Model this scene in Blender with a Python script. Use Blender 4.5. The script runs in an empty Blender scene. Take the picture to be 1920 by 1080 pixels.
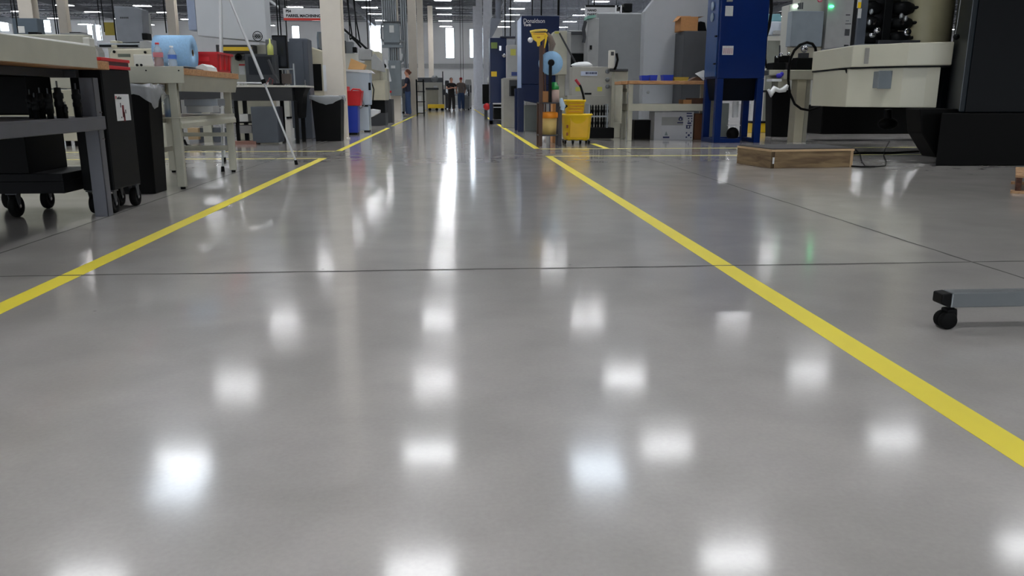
FLOORCOL = (0.388, 0.366, 0.348); FR0, FR1, FIOR = 0.295, 0.34, 1.45
LAMP = 43.0; SKY = 9.0
import bpy, math, random
from mathutils import Vector, Matrix
random.seed(7)
S = bpy.context.scene
C = S.collection
PI = math.pi

# ---------------------------------------------------------------- camera
FPX = 1500.0; PITCH = math.radians(13.42); YAW = math.radians(3.99); CAMZ = 0.75
_r = Vector((math.cos(YAW), -math.sin(YAW), 0))
_f = Vector((math.sin(YAW)*math.cos(PITCH), math.cos(YAW)*math.cos(PITCH), -math.sin(PITCH)))
_u = _r.cross(_f)
cam_d = bpy.data.cameras.new('camera'); cam = bpy.data.objects.new('camera', cam_d); C.objects.link(cam)
cam_d.sensor_width = 36; cam_d.lens = 36*FPX/1920; cam_d.clip_end = 400; cam_d.clip_start = 0.02
M = Matrix((_r, _u, -_f)).transposed().to_4x4(); M.translation = Vector((0, 0, CAMZ)); cam.matrix_world = M
S.camera = cam

def ray(px, py): return _f + _r*((px-960)/FPX) + _u*((540-py)/FPX)
def q(px, py, Y):                      # the point seen at a pixel, at a distance Y down the aisle
    d = ray(px, py); t = Y/d.y; return Vector((d.x*t, Y, CAMZ+d.z*t))
def F(px, py, z=0.0):                  # the point seen at a pixel, on the floor
    d = ray(px, py); t = (z-CAMZ)/d.z; return Vector((d.x*t, d.y*t, z))
PXD = [900]
def zz(py, Y, px=None): return q(PXD[0] if px is None else px, py, Y).z
def xx(px, Y, py=182): return q(px, py, Y).x

# ---------------------------------------------------------------- materials
def lin(c):
    return tuple(((v/255)/12.92 if v/255 <= 0.04045 else ((v/255+0.055)/1.055)**2.4) for v in c)
_mats = {}
def mat(name, rgb, rough=0.5, metal=0.0, var=0.06, scale=6.0, bump=0.0, coat=0.0, spec=0.5, alpha=1.0, trans=0.0, emit=None):
    if name in _mats: return _mats[name]
    m = bpy.data.materials.new(name); m.use_nodes = True
    nt = m.node_tree; b = nt.nodes['Principled BSDF']; L = nt.links
    c = lin(rgb)
    tc = nt.nodes.new('ShaderNodeTexCoord'); nz = nt.nodes.new('ShaderNodeTexNoise')
    nz.inputs['Scale'].default_value = scale; nz.inputs['Detail'].default_value = 5
    L.new(tc.outputs['Object'], nz.inputs['Vector'])
    rp = nt.nodes.new('ShaderNodeMapRange')
    rp.inputs['From Min'].default_value = 0.3; rp.inputs['From Max'].default_value = 0.7
    rp.inputs['To Min'].default_value = 1-var; rp.inputs['To Max'].default_value = 1+var
    L.new(nz.outputs['Fac'], rp.inputs['Value'])
    mx = nt.nodes.new('ShaderNodeVectorMath'); mx.operation = 'SCALE'
    mx.inputs[0].default_value = c; L.new(rp.outputs[0], mx.inputs['Scale'])
    L.new(mx.outputs[0], b.inputs['Base Color'])
    b.inputs['Roughness'].default_value = rough; b.inputs['Metallic'].default_value = metal
    b.inputs['Coat Weight'].default_value = coat
    if max(rgb) < 30: spec = 0.12
    b.inputs['Specular IOR Level'].default_value = spec
    b.inputs['Alpha'].default_value = alpha; b.inputs['Transmission Weight'].default_value = trans
    if emit:
        b.inputs['Emission Color'].default_value = (*lin(rgb), 1); b.inputs['Emission Strength'].default_value = emit
    if bump:
        bp = nt.nodes.new('ShaderNodeBump'); bp.inputs['Strength'].default_value = bump; bp.inputs['Distance'].default_value = 0.01
        L.new(nz.outputs['Fac'], bp.inputs['Height']); L.new(bp.outputs[0], b.inputs['Normal'])
    _mats[name] = m; return m

def wood(name, rgb, dark, scale=3.0, stretch=(1, 12, 12), rough=0.55):
    if name in _mats: return _mats[name]
    m = mat(name, rgb, rough); nt = m.node_tree; L = nt.links; b = nt.nodes['Principled BSDF']
    tc = nt.nodes.new('ShaderNodeTexCoord'); mp = nt.nodes.new('ShaderNodeMapping')
    mp.inputs['Scale'].default_value = stretch; L.new(tc.outputs['Object'], mp.inputs['Vector'])
    nz = nt.nodes.new('ShaderNodeTexNoise'); nz.inputs['Scale'].default_value = scale; nz.inputs['Detail'].default_value = 8
    nz.inputs['Distortion'].default_value = 0.6
    L.new(mp.outputs[0], nz.inputs['Vector'])
    cr = nt.nodes.new('ShaderNodeValToRGB'); cr.color_ramp.elements[0].position = 0.35; cr.color_ramp.elements[1].position = 0.65
    cr.color_ramp.elements[0].color = (*lin(dark), 1); cr.color_ramp.elements[1].color = (*lin(rgb), 1)
    L.new(nz.outputs['Fac'], cr.inputs[0]); L.new(cr.outputs[0], b.inputs['Base Color'])
    return m

def film(name, rgb, alpha, rough=0.25):         # clear plastic film / vinyl / glass: see-through with gloss
    if name in _mats: return _mats[name]
    m = bpy.data.materials.new(name); m.use_nodes = True; nt = m.node_tree; L = nt.links
    b = nt.nodes['Principled BSDF']; b.inputs['Base Color'].default_value = (*lin(rgb), 1); b.inputs['Roughness'].default_value = rough
    tr = nt.nodes.new('ShaderNodeBsdfTransparent'); tr.inputs[0].default_value = (0.93, 0.95, 0.97, 1)
    mx = nt.nodes.new('ShaderNodeMixShader')
    nz = nt.nodes.new('ShaderNodeTexNoise'); nz.inputs['Scale'].default_value = 1.3; nz.inputs['Detail'].default_value = 2
    tc = nt.nodes.new('ShaderNodeTexCoord'); L.new(tc.outputs['Object'], nz.inputs['Vector'])
    rp = nt.nodes.new('ShaderNodeMapRange'); rp.inputs['From Min'].default_value = 0.3; rp.inputs['From Max'].default_value = 0.7
    rp.inputs['To Min'].default_value = alpha*0.93; rp.inputs['To Max'].default_value = min(1, alpha*1.07)
    L.new(nz.outputs['Fac'], rp.inputs['Value']); L.new(rp.outputs[0], mx.inputs[0])
    L.new(tr.outputs[0], mx.inputs[1]); L.new(b.outputs[0], mx.inputs[2])
    L.new(mx.outputs[0], nt.nodes['Material Output'].inputs['Surface'])
    _mats[name] = m; return m

# ---------------------------------------------------------------- mesh building
class MB:
    def __init__(s): s.v = []; s.f = []; s.sm = []; s.X = None
    def add(s, vs, fs, smooth=False):
        n = len(s.v)
        for p in vs:
            p = Vector(p)
            if s.X is not None: p = s.X @ p
            s.v.append(p)
        for f in fs: s.f.append([n+i for i in f]); s.sm.append(smooth)
        return s
    def box(s, x0, x1, y0, y1, z0, z1):
        if x0 > x1: x0, x1 = x1, x0
        if y0 > y1: y0, y1 = y1, y0
        if z0 > z1: z0, z1 = z1, z0
        return s.add([(x0,y0,z0),(x1,y0,z0),(x1,y1,z0),(x0,y1,z0),(x0,y0,z1),(x1,y0,z1),(x1,y1,z1),(x0,y1,z1)],
                     [(0,3,2,1),(4,5,6,7),(0,1,5,4),(1,2,6,5),(2,3,7,6),(3,0,4,7)])
    def cyl(s, p0, p1, r0, r1=None, n=16, cap=True):
        p0 = Vector(p0); p1 = Vector(p1); r1 = r0 if r1 is None else r1
        d = (p1-p0).normalized(); a = d.orthogonal().normalized(); b = d.cross(a)
        vs = []
        for p, r in ((p0, r0), (p1, r1)):
            for i in range(n):
                t = 2*PI*i/n; vs.append(p+a*(r*math.cos(t))+b*(r*math.sin(t)))
        s.add(vs, [(i, (i+1) % n, n+(i+1) % n, n+i) for i in range(n)], True)
        if cap: 
            s.add(vs[:n], [tuple(range(n))[::-1]]); s.add(vs[n:], [tuple(range(n))])
        return s
    def tube(s, pts, r, n=8):
        pts = [Vector(p) for p in pts]; k = len(pts); vs = []; a = None
        for i, p in enumerate(pts):
            d = (pts[min(i+1, k-1)]-pts[max(i-1, 0)]).normalized()
            if a is None: a = d.orthogonal().normalized()
            a = (a-d*a.dot(d)).normalized(); b = d.cross(a)
            rr = r[i] if isinstance(r, (list, tuple)) else r
            for j in range(n):
                t = 2*PI*j/n; vs.append(p+a*(rr*math.cos(t))+b*(rr*math.sin(t)))
        fs = [(i*n+j, i*n+(j+1) % n, (i+1)*n+(j+1) % n, (i+1)*n+j) for i in range(k-1) for j in range(n)]
        s.add(vs, fs, True); s.add(vs[:n], [tuple(range(n))[::-1]]); s.add(vs[-n:], [tuple(range(n))]); return s
    def lathe(s, prof, c=(0,0,0), n=20, axis='z', a0=0, a1=2*PI):
        c = Vector(c); vs = []; k = len(prof); full = abs(a1-a0-2*PI) < 1e-6; m = n if full else n+1
        for r, h in prof:
            for j in range(m):
                t = a0+(a1-a0)*j/n; x, y = r*math.cos(t), r*math.sin(t)
                vs.append(c+Vector({'z': (x, y, h), 'x': (h, x, y), 'y': (y, h, x)}[axis]))
        fs = []
        for i in range(k-1):
            for j in range(n):
                j2 = (j+1) % m if full else j+1
                fs.append((i*m+j, i*m+j2, (i+1)*m+j2, (i+1)*m+j))
        s.add(vs, fs, True); return s
    def prism(s, poly, a, b, axis='y'):          # polygon in the two other axes, extruded from a to b
        n = len(poly)
        def P(u, w, t): return {'y': (u, t, w), 'x': (t, u, w), 'z': (u, w, t)}[axis]
        vs = [P(u, w, a) for u, w in poly]+[P(u, w, b) for u, w in poly]
        fs = [tuple(range(n)), tuple(range(n, 2*n))[::-1]]+[(i, n+i, n+(i+1) % n, (i+1) % n) for i in range(n)]
        return s.add(vs, fs)
    def taper(s, c, w0, d0, w1, d1, z0, z1):     # tapered box: size at z0, size at z1
        x, y = c
        return s.add([(x-w0/2,y-d0/2,z0),(x+w0/2,y-d0/2,z0),(x+w0/2,y+d0/2,z0),(x-w0/2,y+d0/2,z0),
                      (x-w1/2,y-d1/2,z1),(x+w1/2,y-d1/2,z1),(x+w1/2,y+d1/2,z1),(x-w1/2,y+d1/2,z1)],
                     [(0,3,2,1),(4,5,6,7),(0,1,5,4),(1,2,6,5),(2,3,7,6),(3,0,4,7)])
    def ball(s, c, r, n=12, sc=(1,1,1)):
        c = Vector(c); m = n//2+1; vs = []; fs = []
        for i in range(m+1):
            t = PI*i/m
            for j in range(n):
                a = 2*PI*j/n
                vs.append(c+Vector((sc[0]*r*math.sin(t)*math.cos(a), sc[1]*r*math.sin(t)*math.sin(a), sc[2]*r*math.cos(t))))
        for i in range(m):
            for j in range(n): fs.append((i*n+j, (i+1)*n+j, (i+1)*n+(j+1) % n, i*n+(j+1) % n))
        return s.add(vs, fs, True)
    def fb(s, px0, px1, pt, pb, Y, depth):       # box whose front face fills a pixel rectangle at distance Y
        pm = (pt+(pb if pb is not None else pt))/2
        xm = (px0+px1)/2; z1 = zz(pt, Y, xm); z0 = zz(pb, Y, xm) if pb is not None else 0.0
        return s.box(xx(px0, Y, pm), xx(px1, Y, pm), Y, Y+depth, z0, z1)

def _mesh(name, mb, m, off):
    me = bpy.data.meshes.new(name)
    me.from_pydata([tuple(v-off) for v in mb.v], [], mb.f); me.polygons.foreach_set('use_smooth', mb.sm)
    me.materials.append(m); me.validate(); me.update()
    return me
def wloc(o):
    v = Vector((0, 0, 0))
    while o is not None: v = v+o.location; o = o.parent
    return v
def obj(name, mb, m, parent=None, bevel=0.0, loc=None, label=None):
    """one mesh object; its coordinates are those of the place, the origin sits at its parent's base"""
    off = wloc(parent) if parent is not None else (Vector(loc) if loc is not None else Vector((0, 0, 0)))
    o = bpy.data.objects.new(name, _mesh(name, mb, m, off)); C.objects.link(o)
    if parent is not None: o.parent = parent
    elif loc is not None: o.location = loc
    if bevel:
        b = o.modifiers.new('bevel', 'BEVEL'); b.width = bevel; b.segments = 2; b.limit_method = 'ANGLE'; b.angle_limit = 0.7
    if label: o['label'] = label
    return o
def tag(o, label, cat, group=None, kind=None):
    o['label'] = label; o['category'] = cat
    if group: o['group'] = group
    if kind: o['kind'] = kind
    return o
def thing(name, label, cat, loc=(0,0,0), group=None):
    o = bpy.data.objects.new(name, None); o.location = loc; o.empty_display_size = 0.1; C.objects.link(o)
    return tag(o, label, cat, group)
def solo(name, mb, m, label, cat, loc=(0,0,0), group=None, bevel=0.0, kind=None):
    return tag(obj(name, mb, m, None, bevel, loc), label, cat, group, kind)
def struct(name, mb, m, parent=None, bevel=0.0):
    o = obj(name, mb, m, parent, bevel)
    if parent is None: o['kind'] = 'structure'
    return o
def dup(root, loc, rotz=0.0, label=None, group=None, scale=None):
    def cp(o, par):
        c = o.copy(); C.objects.link(c); c.parent = par
        for ch in o.children: cp(ch, c)
        return c
    r = cp(root, None); r.location = loc; r.rotation_euler = (0, 0, rotz)
    if label: r['label'] = label
    if group: r['group'] = group
    if scale: r.scale = (scale,)*3
    return r
def text(name, s, size, loc, m, parent, face='front', ext=0.001, align='LEFT', label=None, sx=1.0, off=0.0):
    cu = bpy.data.curves.new(name, 'FONT'); cu.body = s; cu.size = size; cu.extrude = ext; cu.align_x = align; cu.offset = off
    tmp = bpy.data.objects.new(name, cu); C.objects.link(tmp); bpy.context.view_layer.update()
    me = bpy.data.meshes.new_from_object(tmp); bpy.data.objects.remove(tmp); me.materials.clear(); me.materials.append(m)
    o = bpy.data.objects.new(name, me); C.objects.link(o); o.parent = parent
    o.location = Vector(loc)-(wloc(parent) if parent is not None else Vector((0,0,0)))
    o.rotation_euler = {'front': (PI/2, 0, 0), 'right': (PI/2, 0, PI/2), 'left': (PI/2, 0, -PI/2), 'up': (0, 0, 0)}[face]
    o.scale = (sx, 1, 1)
    if label: o['label'] = label
    return o

# shared materials
beige = mat('beige enamel', (176,174,158), 0.45)
beige2 = mat('warm beige enamel', (196,190,168), 0.45, var=0.04)
offwhite = mat('off white enamel', (208,206,196), 0.45, var=0.03)
ltgrey = mat('light grey enamel', (160,161,160), 0.45)
midgrey = mat('mid grey enamel', (112,116,120), 0.45)
elecgrey = mat('electrical box grey', (122,130,136), 0.5)
dkgrey = mat('dark grey enamel', (52,54,58), 0.5)
steelleg = mat('grey bench enamel', (92,93,99), 0.4)
black = mat('black enamel', (15,16,17), 0.5)
blackp = mat('black plastic', (9,9,10), 0.5)
rubber = mat('black rubber', (10,10,10), 0.7)
chrome = mat('chrome', (200,200,205), 0.2, 1.0)
galv = mat('galvanised steel', (150,154,158), 0.4, 0.8)
alu = mat('brushed aluminium', (190,192,195), 0.35, 0.9)
navy = mat('navy blue enamel', (2,24,66), 0.32, var=0.05, spec=0.22)
royal = mat('royal blue enamel', (1,34,94), 0.32, var=0.05, spec=0.25)
yellow = mat('yellow plastic', (238,198,20), 0.4, var=0.05)
red = mat('red plastic', (196,22,30), 0.4)
whitep = mat('white plastic', (225,226,228), 0.4, var=0.02)
paper = mat('white paper', (226,226,222), 0.8, var=0.02)
bluep = mat('blue plastic', (24,58,190), 0.4)
ltblue = mat('pale blue paper towel', (146,186,222), 0.9, bump=0.3, scale=60)
card = mat('brown cardboard', (178,128,82), 0.85, scale=20)
butcher = wood('butcher block maple', (196,150,104), (160,112,70), 4, (2, 14, 14))
blackink = mat('black ink', (24,24,28), 0.6)
ltag = mat('label grey', (205,206,205), 0.6, var=0.1, scale=60)
# ================================================================ the room
W0, W1, Y0, Y1, H = -58.0, 58.0, -14.0, 90.0, 9.3
# --- polished concrete floor
fm = bpy.data.materials.new('polished concrete'); fm.use_nodes = True; nt = fm.node_tree; L = nt.links
b = nt.nodes['Principled BSDF']; tc = nt.nodes.new('ShaderNodeTexCoord')
def noise(sc, det=6, dist=0.0, mp=(1,1,1)):
    m_ = nt.nodes.new('ShaderNodeMapping'); m_.inputs['Scale'].default_value = mp; L.new(tc.outputs['Object'], m_.inputs['Vector'])
    n_ = nt.nodes.new('ShaderNodeTexNoise'); n_.inputs['Scale'].default_value = sc; n_.inputs['Detail'].default_value = det
    n_.inputs['Distortion'].default_value = dist; L.new(m_.outputs[0], n_.inputs['Vector']); return n_
def mr(src, a, b_, c_, d):
    r_ = nt.nodes.new('ShaderNodeMapRange'); r_.inputs['From Min'].default_value = a; r_.inputs['From Max'].default_value = b_
    r_.inputs['To Min'].default_value = c_; r_.inputs['To Max'].default_value = d; L.new(src, r_.inputs['Value']); return r_.outputs[0]
def mth(op, a, b_):
    m_ = nt.nodes.new('ShaderNodeMath'); m_.operation = op
    for i, s_ in enumerate((a, b_)):
        if isinstance(s_, (int, float)): m_.inputs[i].default_value = s_
        else: L.new(s_, m_.inputs[i])
    return m_.outputs[0]
n1 = noise(0.55, 5, 0.8); n2 = noise(3.2, 8, 0.3); n3 = noise(90, 3); n4 = noise(0.9, 4, 0.5, (1, 3, 1))
v = mth('MULTIPLY', mr(n1.outputs['Fac'], 0.3, 0.7, 0.86, 1.12), mr(n2.outputs['Fac'], 0.3, 0.7, 0.86, 1.12))
v = mth('MULTIPLY', v, mr(n3.outputs['Fac'], 0.3, 0.7, 0.96, 1.04))
# dark scuffs and specks
vo = nt.nodes.new('ShaderNodeTexVoronoi'); vo.inputs['Scale'].default_value = 2.6; L.new(tc.outputs['Object'], vo.inputs['Vector'])
spk = mr(vo.outputs['Distance'], 0.012, 0.022, 0.35, 1.0)
v = mth('MULTIPLY', v, spk)
sc_ = nt.nodes.new('ShaderNodeVectorMath'); sc_.operation = 'SCALE'; sc_.inputs[0].default_value = FLOORCOL; L.new(v, sc_.inputs['Scale'])
L.new(sc_.outputs[0], b.inputs['Base Color'])
L.new(mth('ADD', mr(n4.outputs['Fac'], 0.3, 0.7, FR0, FR1), mr(n2.outputs['Fac'], 0.3, 0.7, -0.015, 0.015)), b.inputs['Roughness'])
b.inputs['IOR'].default_value = FIOR
nb = noise(40, 3, 0.2); bp = nt.nodes.new('ShaderNodeBump'); bp.inputs['Strength'].default_value = 0.05; bp.inputs['Distance'].default_value = 0.002
nb2 = noise(1.1, 2, 0.0); bp2 = nt.nodes.new('ShaderNodeBump'); bp2.inputs['Strength'].default_value = 0.02; bp2.inputs['Distance'].default_value = 0.005
b.inputs['Coat Weight'].default_value = 1.0; b.inputs['Coat IOR'].default_value = 1.58
L.new(mr(n2.outputs['Fac'], 0.3, 0.7, 0.098, 0.125), b.inputs['Coat Roughness'])
floor = struct('floor', MB().box(W0, W1, Y0, Y1, -0.2, 0.0), fm)
# saw-cut joints, a grid of them
jm = mat('joint filler', (74,72,70), 0.8)
def strip(p0, p1, w, n=160):
    p0 = Vector(p0); p1 = Vector(p1); d = (p1-p0).normalized(); s_ = Vector((-d.y, d.x, 0)); mb = MB(); vs = []; rnd = random.Random(11); o_ = 0
    for i in range(n+1):
        o_ = o_*0.8+rnd.uniform(-.004, .004); c_ = p0.lerp(p1, i/n)+s_*o_; ww = w*rnd.uniform(.7, 1.25)
        vs += [c_-s_*ww, c_+s_*ww]
    return mb.add(vs, [(2*i, 2*i+2, 2*i+3, 2*i+1) for i in range(n)])
jx1 = F(1920, 522).x; jx0 = F(0, 476).x; jy = F(852, 506).y
for x in (jx0, jx1): struct('joint', strip((x,0.5,0.0009), (x,40,0.0012), 0.0075, 300), jm, floor)
for k in range(0, 4):
    struct('joint', strip((-12-k*8,jy+k*14.4,0.0006), (12+k*8,jy+k*14.4,0.0014), 0.0085, 300), jm, floor)

# --- walls
wm = mat('white painted panel wall', (240,241,243), 0.7, var=0.03, scale=0.6)
wins = [(548,563,50,74),(693,716,48,104),(738,748,62,100),(775,786,64,86),(835,852,52,110),(880,899,54,109),(1216,1236,40,100),
        (4,22,38,64),(74,100,42,66),(166,194,50,80),(-60,-30,50,90),(-160,-130,50,90)]
wr = sorted([(xx(a, Y1, 80), xx(b_, Y1, 80), zz(d, Y1), zz(c_, Y1)) for a, b_, c_, d in wins])
wb = MB(); x = W0
for a, b_, z0, z1 in wr:
    wb.box(x, a, Y1, Y1+0.3, 0, H); wb.box(a, b_, Y1, Y1+0.3, 0, z0); wb.box(a, b_, Y1, Y1+0.3, z1, H); x = b_
wb.box(x, W1, Y1, Y1+0.3, 0, H)
far = struct('wall_back', wb, wm)
gl = film('window glass', (200,210,220), 0.06, 0.05)
for i, (a, b_, z0, z1) in enumerate(wr):
    fr = MB(); t = 0.06
    fr.box(a, a+t, Y1-0.03, Y1+0.2, z0, z1).box(b_-t, b_, Y1-0.03, Y1+0.2, z0, z1).box(a, b_, Y1-0.03, Y1+0.2, z0, z0+t).box(a, b_, Y1-0.03, Y1+0.2, z1-t, z1)
    w = struct('window_%d' % (i+1), fr, alu); struct('glass_pane', MB().box(a+t, b_-t, Y1+0.1, Y1+0.12, z0+t, z1-t), gl, w)
# panel joints and the grey band across the far wall
for k in range(14):
    x = W0+4+k*8.3
    struct('pilaster', MB().box(x, x+0.35, Y1-0.25, Y1-0.003, 0, H-0.02), wm, far)
struct('trim_1', MB().box(W0, W1, Y1-0.32, Y1-0.26, zz(128, Y1), zz(120, Y1)), mat('grey trim', (170,172,174), 0.6))
wl = MB(); x = W0
wl.box(W0-0.3, W0, Y0, Y1, 0, 3.0).box(W0-0.3, W0, Y0, Y1, 7.4, H)
ys = [Y0]+[v_ for k in range(8) for v_ in (2+k*11, 6+k*11)]+[Y1]
for i in range(0, len(ys), 2): wl.box(W0-0.3, W0, ys[i], ys[i+1], 3.0, 7.4)
struct('wall_left', wl, wm)
struct('wall_right', MB().box(W1, W1+0.3, Y0, Y1, 0, H), wm)
wf = MB()                                     # unseen wall behind the camera, openings added to let in sky light
for a, b_ in ((W0, -24), (-19, -3), (2, 18), (23, W1)): wf.box(a, b_, Y0-0.3, Y0, 0, H)
for a, b_ in ((-24, -19), (-3, 2), (18, 23)): wf.box(a, b_, Y0-0.3, Y0, 4.6, H)
struct('wall_front', wf, wm)
SKL = [(-8.4, -6.8), (3.1, 4.6)]; SY0_, SY1_ = 19.2, 21.8      # two roof lights
_c = MB().box(W0, W1, Y0, SY0_, H, H+0.3).box(W0, W1, SY1_, Y1, H, H+0.3).box(W0, SKL[0][0], SY0_, SY1_, H, H+0.3).box(SKL[0][1], SKL[1][0], SY0_, SY1_, H, H+0.3).box(SKL[1][1], W1, SY0_, SY1_, H, H+0.3)
for i, (a, b_) in enumerate(SKL):
    w = struct('window_%d' % (i+20), MB().box(a-0.05, a, SY0_, SY1_, H-0.05, H+0.35).box(b_, b_+0.05, SY0_, SY1_, H-0.05, H+0.35), alu)
    struct('glass_pane', MB().box(a, b_, SY0_, SY1_, H+0.31, H+0.33), gl, w)
ceil = struct('ceiling', _c, mat('painted roof deck', (70,73,80), 0.7))
# open web joists
jmat = mat('painted joist steel', (92,96,104), 0.5); jmat2 = mat('white painted joist', (150,154,160), 0.5)
def joist(y):
    mb = MB(); zt, zb = H-0.08, H-0.85
    mb.box(W0+1, W1-1, y-0.06, y+0.06, zt-0.08, zt).box(W0+1, W1-1, y-0.06, y+0.06, zb, zb+0.08)
    n = 80; st = (W1-W0-2)/n
    for i in range(n):
        x0 = W0+1+i*st
        a, c_ = (zb+0.04, zt-0.04) if i % 2 == 0 else (zt-0.04, zb+0.04)
        mb.tube([(x0, y, a), (x0+st, y, c_)], 0.025, 4)
    return mb
j0 = struct('joist', joist(46.0), jmat, ceil)
for k in range(1, 25):
    c_ = j0.copy(); C.objects.link(c_); c_.parent = ceil; c_.location = (0, k*1.8, 0)
    if k % 4 == 0:
        c_.data = c_.data.copy(); c_.data.materials.clear(); c_.data.materials.append(jmat2)
for k, x in enumerate((-44, -32, -20, -8.2, 4, 16, 28, 40)):       # deep girders down the building
    struct('girder', MB().box(x-0.02, x+0.02, 40, Y1-0.5, H-1.35, H-0.9).box(x-0.12, x+0.12, 40, Y1-0.5, H-1.4, H-1.35).box(x-0.12, x+0.12, 40, Y1-0.5, H-0.92, H-0.87), jmat, ceil)

# --- high bay fluorescent fixtures
LH = 7.6
lampm = bpy.data.materials.new('lit fluorescent tubes'); lampm.use_nodes = True
_b = lampm.node_tree.nodes['Principled BSDF']; _b.inputs['Emission Color'].default_value = (0.96, 0.98, 1.0, 1); _b.inputs['Emission Strength'].default_value = LAMP
_b.inputs['Base Color'].default_value = (0.8, 0.8, 0.8, 1)
_n = lampm.node_tree; _g = _n.nodes.new('ShaderNodeNewGeometry'); _d = _n.nodes.new('ShaderNodeVectorMath'); _d.operation = 'DOT_PRODUCT'
_n.links.new(_g.outputs['Incoming'], _d.inputs[0]); _n.links.new(_g.outputs['Normal'], _d.inputs[1])     # reflector fixture: most light goes straight down
_p = _n.nodes.new('ShaderNodeMath'); _p.operation = 'POWER'; _p.inputs[1].default_value = 4.0; _n.links.new(_d.outputs['Value'], _p.inputs[0])
_m = _n.nodes.new('ShaderNodeMath'); _m.operation = 'MULTIPLY_ADD'; _m.inputs[1].default_value = LAMP*2.6; _m.inputs[2].default_value = 5.5
_n.links.new(_p.outputs[0], _m.inputs[0]); _n.links.new(_m.outputs[0], _b.inputs['Emission Strength'])
lt = thing('ceiling_light', 'suspended white fluorescent high bay fixture hanging from the roof joists', 'ceiling light', (0, 0, LH), 'fluorescent high bay lights')
hb = MB().prism([(-0.28,0.0),(0.28,0.0),(0.16,0.09),(-0.16,0.09)], -0.62, 0.62, 'x')
hb.X = None
for i in range(len(hb.v)): hb.v[i] = hb.v[i]+Vector((0,0,LH))
obj('housing', hb, whitep, lt)
obj('lamp', MB().box(-0.6, 0.6, -0.26, 0.26, LH-0.02, LH-0.002), lampm, lt)
obj('hanger_cable', MB().cyl((-0.45,0,LH+0.09), (-0.45,0,H-0.9), 0.006, n=5), dkgrey, lt); obj('hanger_cable', MB().cyl((0.45,0,LH+0.09), (0.45,0,H-0.9), 0.006, n=5), dkgrey, lt)
first = True; nl = 0
for y in (-6.0, 0.5, 7.0, 13.0, 18.0, 23.0, 30.0, 41.0, 51.5, 61.7, 67.0, 72.0, 78.0, 84.0):
    for k in range(-11, 12):
        x = -0.75+5.8*k
        if abs(x-0.07*max(y, 0)) > 0.62*max(y, 0)+13.5 or abs(x) > 56: continue
        if first: lt.location = (x, y, LH); first = False
        else: dup(lt, (x, y, LH))
        nl += 1
print('lights', nl)

# --- sky outside the windows and the openings added behind the camera
w = bpy.data.worlds.new('daylight'); S.world = w; w.use_nodes = True
bg = w.node_tree.nodes['Background']; bg.inputs[0].default_value = (0.86, 0.93, 1.0, 1); bg.inputs[1].default_value = SKY

# --- yellow floor tape
ytape = mat('yellow floor tape', (226,208,62), 0.45, var=0.05, scale=2)
ypale = mat('pale worn yellow tape', (214,200,110), 0.45, var=0.08, scale=2)
xr = [F(1920, 829).x, F(1920, 883).x]; xl = [F(0, 567).x, F(0, 591).x]
XR = F(1040, 297).x; XL = F(600, 299).x
XR = (sum(xr)/2+F(1035,296).x)/2; XL = (sum(xl)/2+F(603,298).x)/2
print('tape', xr, F(1035,296).x, xl, F(603,298).x)
TW = 0.045
def tape(x0, x1, y0, y1, m, label, z=0.0008): return solo('floor_tape', MB().box(x0, x1, y0, y1, 0, z), m, label, 'floor tape')
yr = F(1022, 292.5).y; yl = F(608, 296.5).y
tape(XR-TW, XR+TW, 0.6, yr, ytape, 'long yellow tape line on the floor right of the aisle')
tape(XL-TW, XL+TW, 0.6, yl, ytape, 'long yellow tape line on the floor left of the aisle')
tape(XR+TW+.002, 12, yr-0.09, yr, ypale, 'thin yellow tape line running right from the long right line')
tape(-12, XL-TW-.002, yl-0.09, yl, ypale, 'thin yellow tape line running left from the long left line')
yr2 = F(995, 279).y; yl2 = F(640, 283).y
tape(XR-TW, XR+TW, yr2, 52, ytape, 'yellow tape line passing the mop rack towards the far people')
tape(XL-TW, XL+TW, yl2, F(722,240).y, ytape, 'yellow tape line beside the white steel column')
tape(XL-TW, XL+TW, F(730,236.5).y, 48, ytape, 'far yellow tape line past the electrical column')
tape(XR+TW+.002, 14, yr2-0.09, yr2, ypale, 'thin yellow tape line in front of the mop bucket')
tape(-14, XL-TW-.002, yl2-0.09, yl2, ypale, 'thin yellow tape line behind the tripod foot')
p_ = F(1125, 274); tape(p_.x-TW, p_.x+TW, yr2+.002, yr2+1.3, ytape, 'short yellow tape line right of the mop bucket')
# ================================================================ near left: workbench, cart, tool cabinet
PXD[0] = 190
lf = F(204, 406); AY = lf.y; AX = lf.x                    # foot of the near bench leg
sY = 3.2
t = thing('workbench', 'grey steel workbench with butcher block top and beige backstop, nearest on the left', 'workbench', (AX-0.4, AY-1, 0))
topX = q(205, 124, AY+0.12).x
wz0, wz1 = zz(131, AY+0.1), zz(115.5, AY+0.1)
obj('bench_top', MB().box(topX-1.3, topX, sY, AY+0.12, wz0, wz1), butcher, t, 0.004)
ratio = q(177, 124, 1).x
apY = topX/ratio
obj('backstop', MB().box(topX+0.001, topX+0.02, sY, apY, wz0+0.002, zz(88, apY)), beige, t, 0.002)
obj('backstop', MB().box(topX-1.28, topX-1.26, sY, apY, wz1, wz1+0.07), beige, t, 0.002)
for x1 in (AX, AX-1.15):
    obj('leg', MB().box(x1-0.085, x1, AY, AY+0.006, 0.0, wz0-0.05).box(x1-0.006, x1, AY, AY+0.075, 0.0, wz0-0.05).box(x1-0.085, x1-0.079, AY+0.006, AY+0.05, 0.14, wz0-0.05), steelleg, t, 0.002)
    obj('leg', MB().box(x1-0.085, x1, sY+0.05, sY+0.056, 0.0, wz0-0.05).box(x1-0.006, x1, sY+0.05, sY+0.12, 0.0, wz0-0.05), steelleg, t, 0.002)
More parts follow.
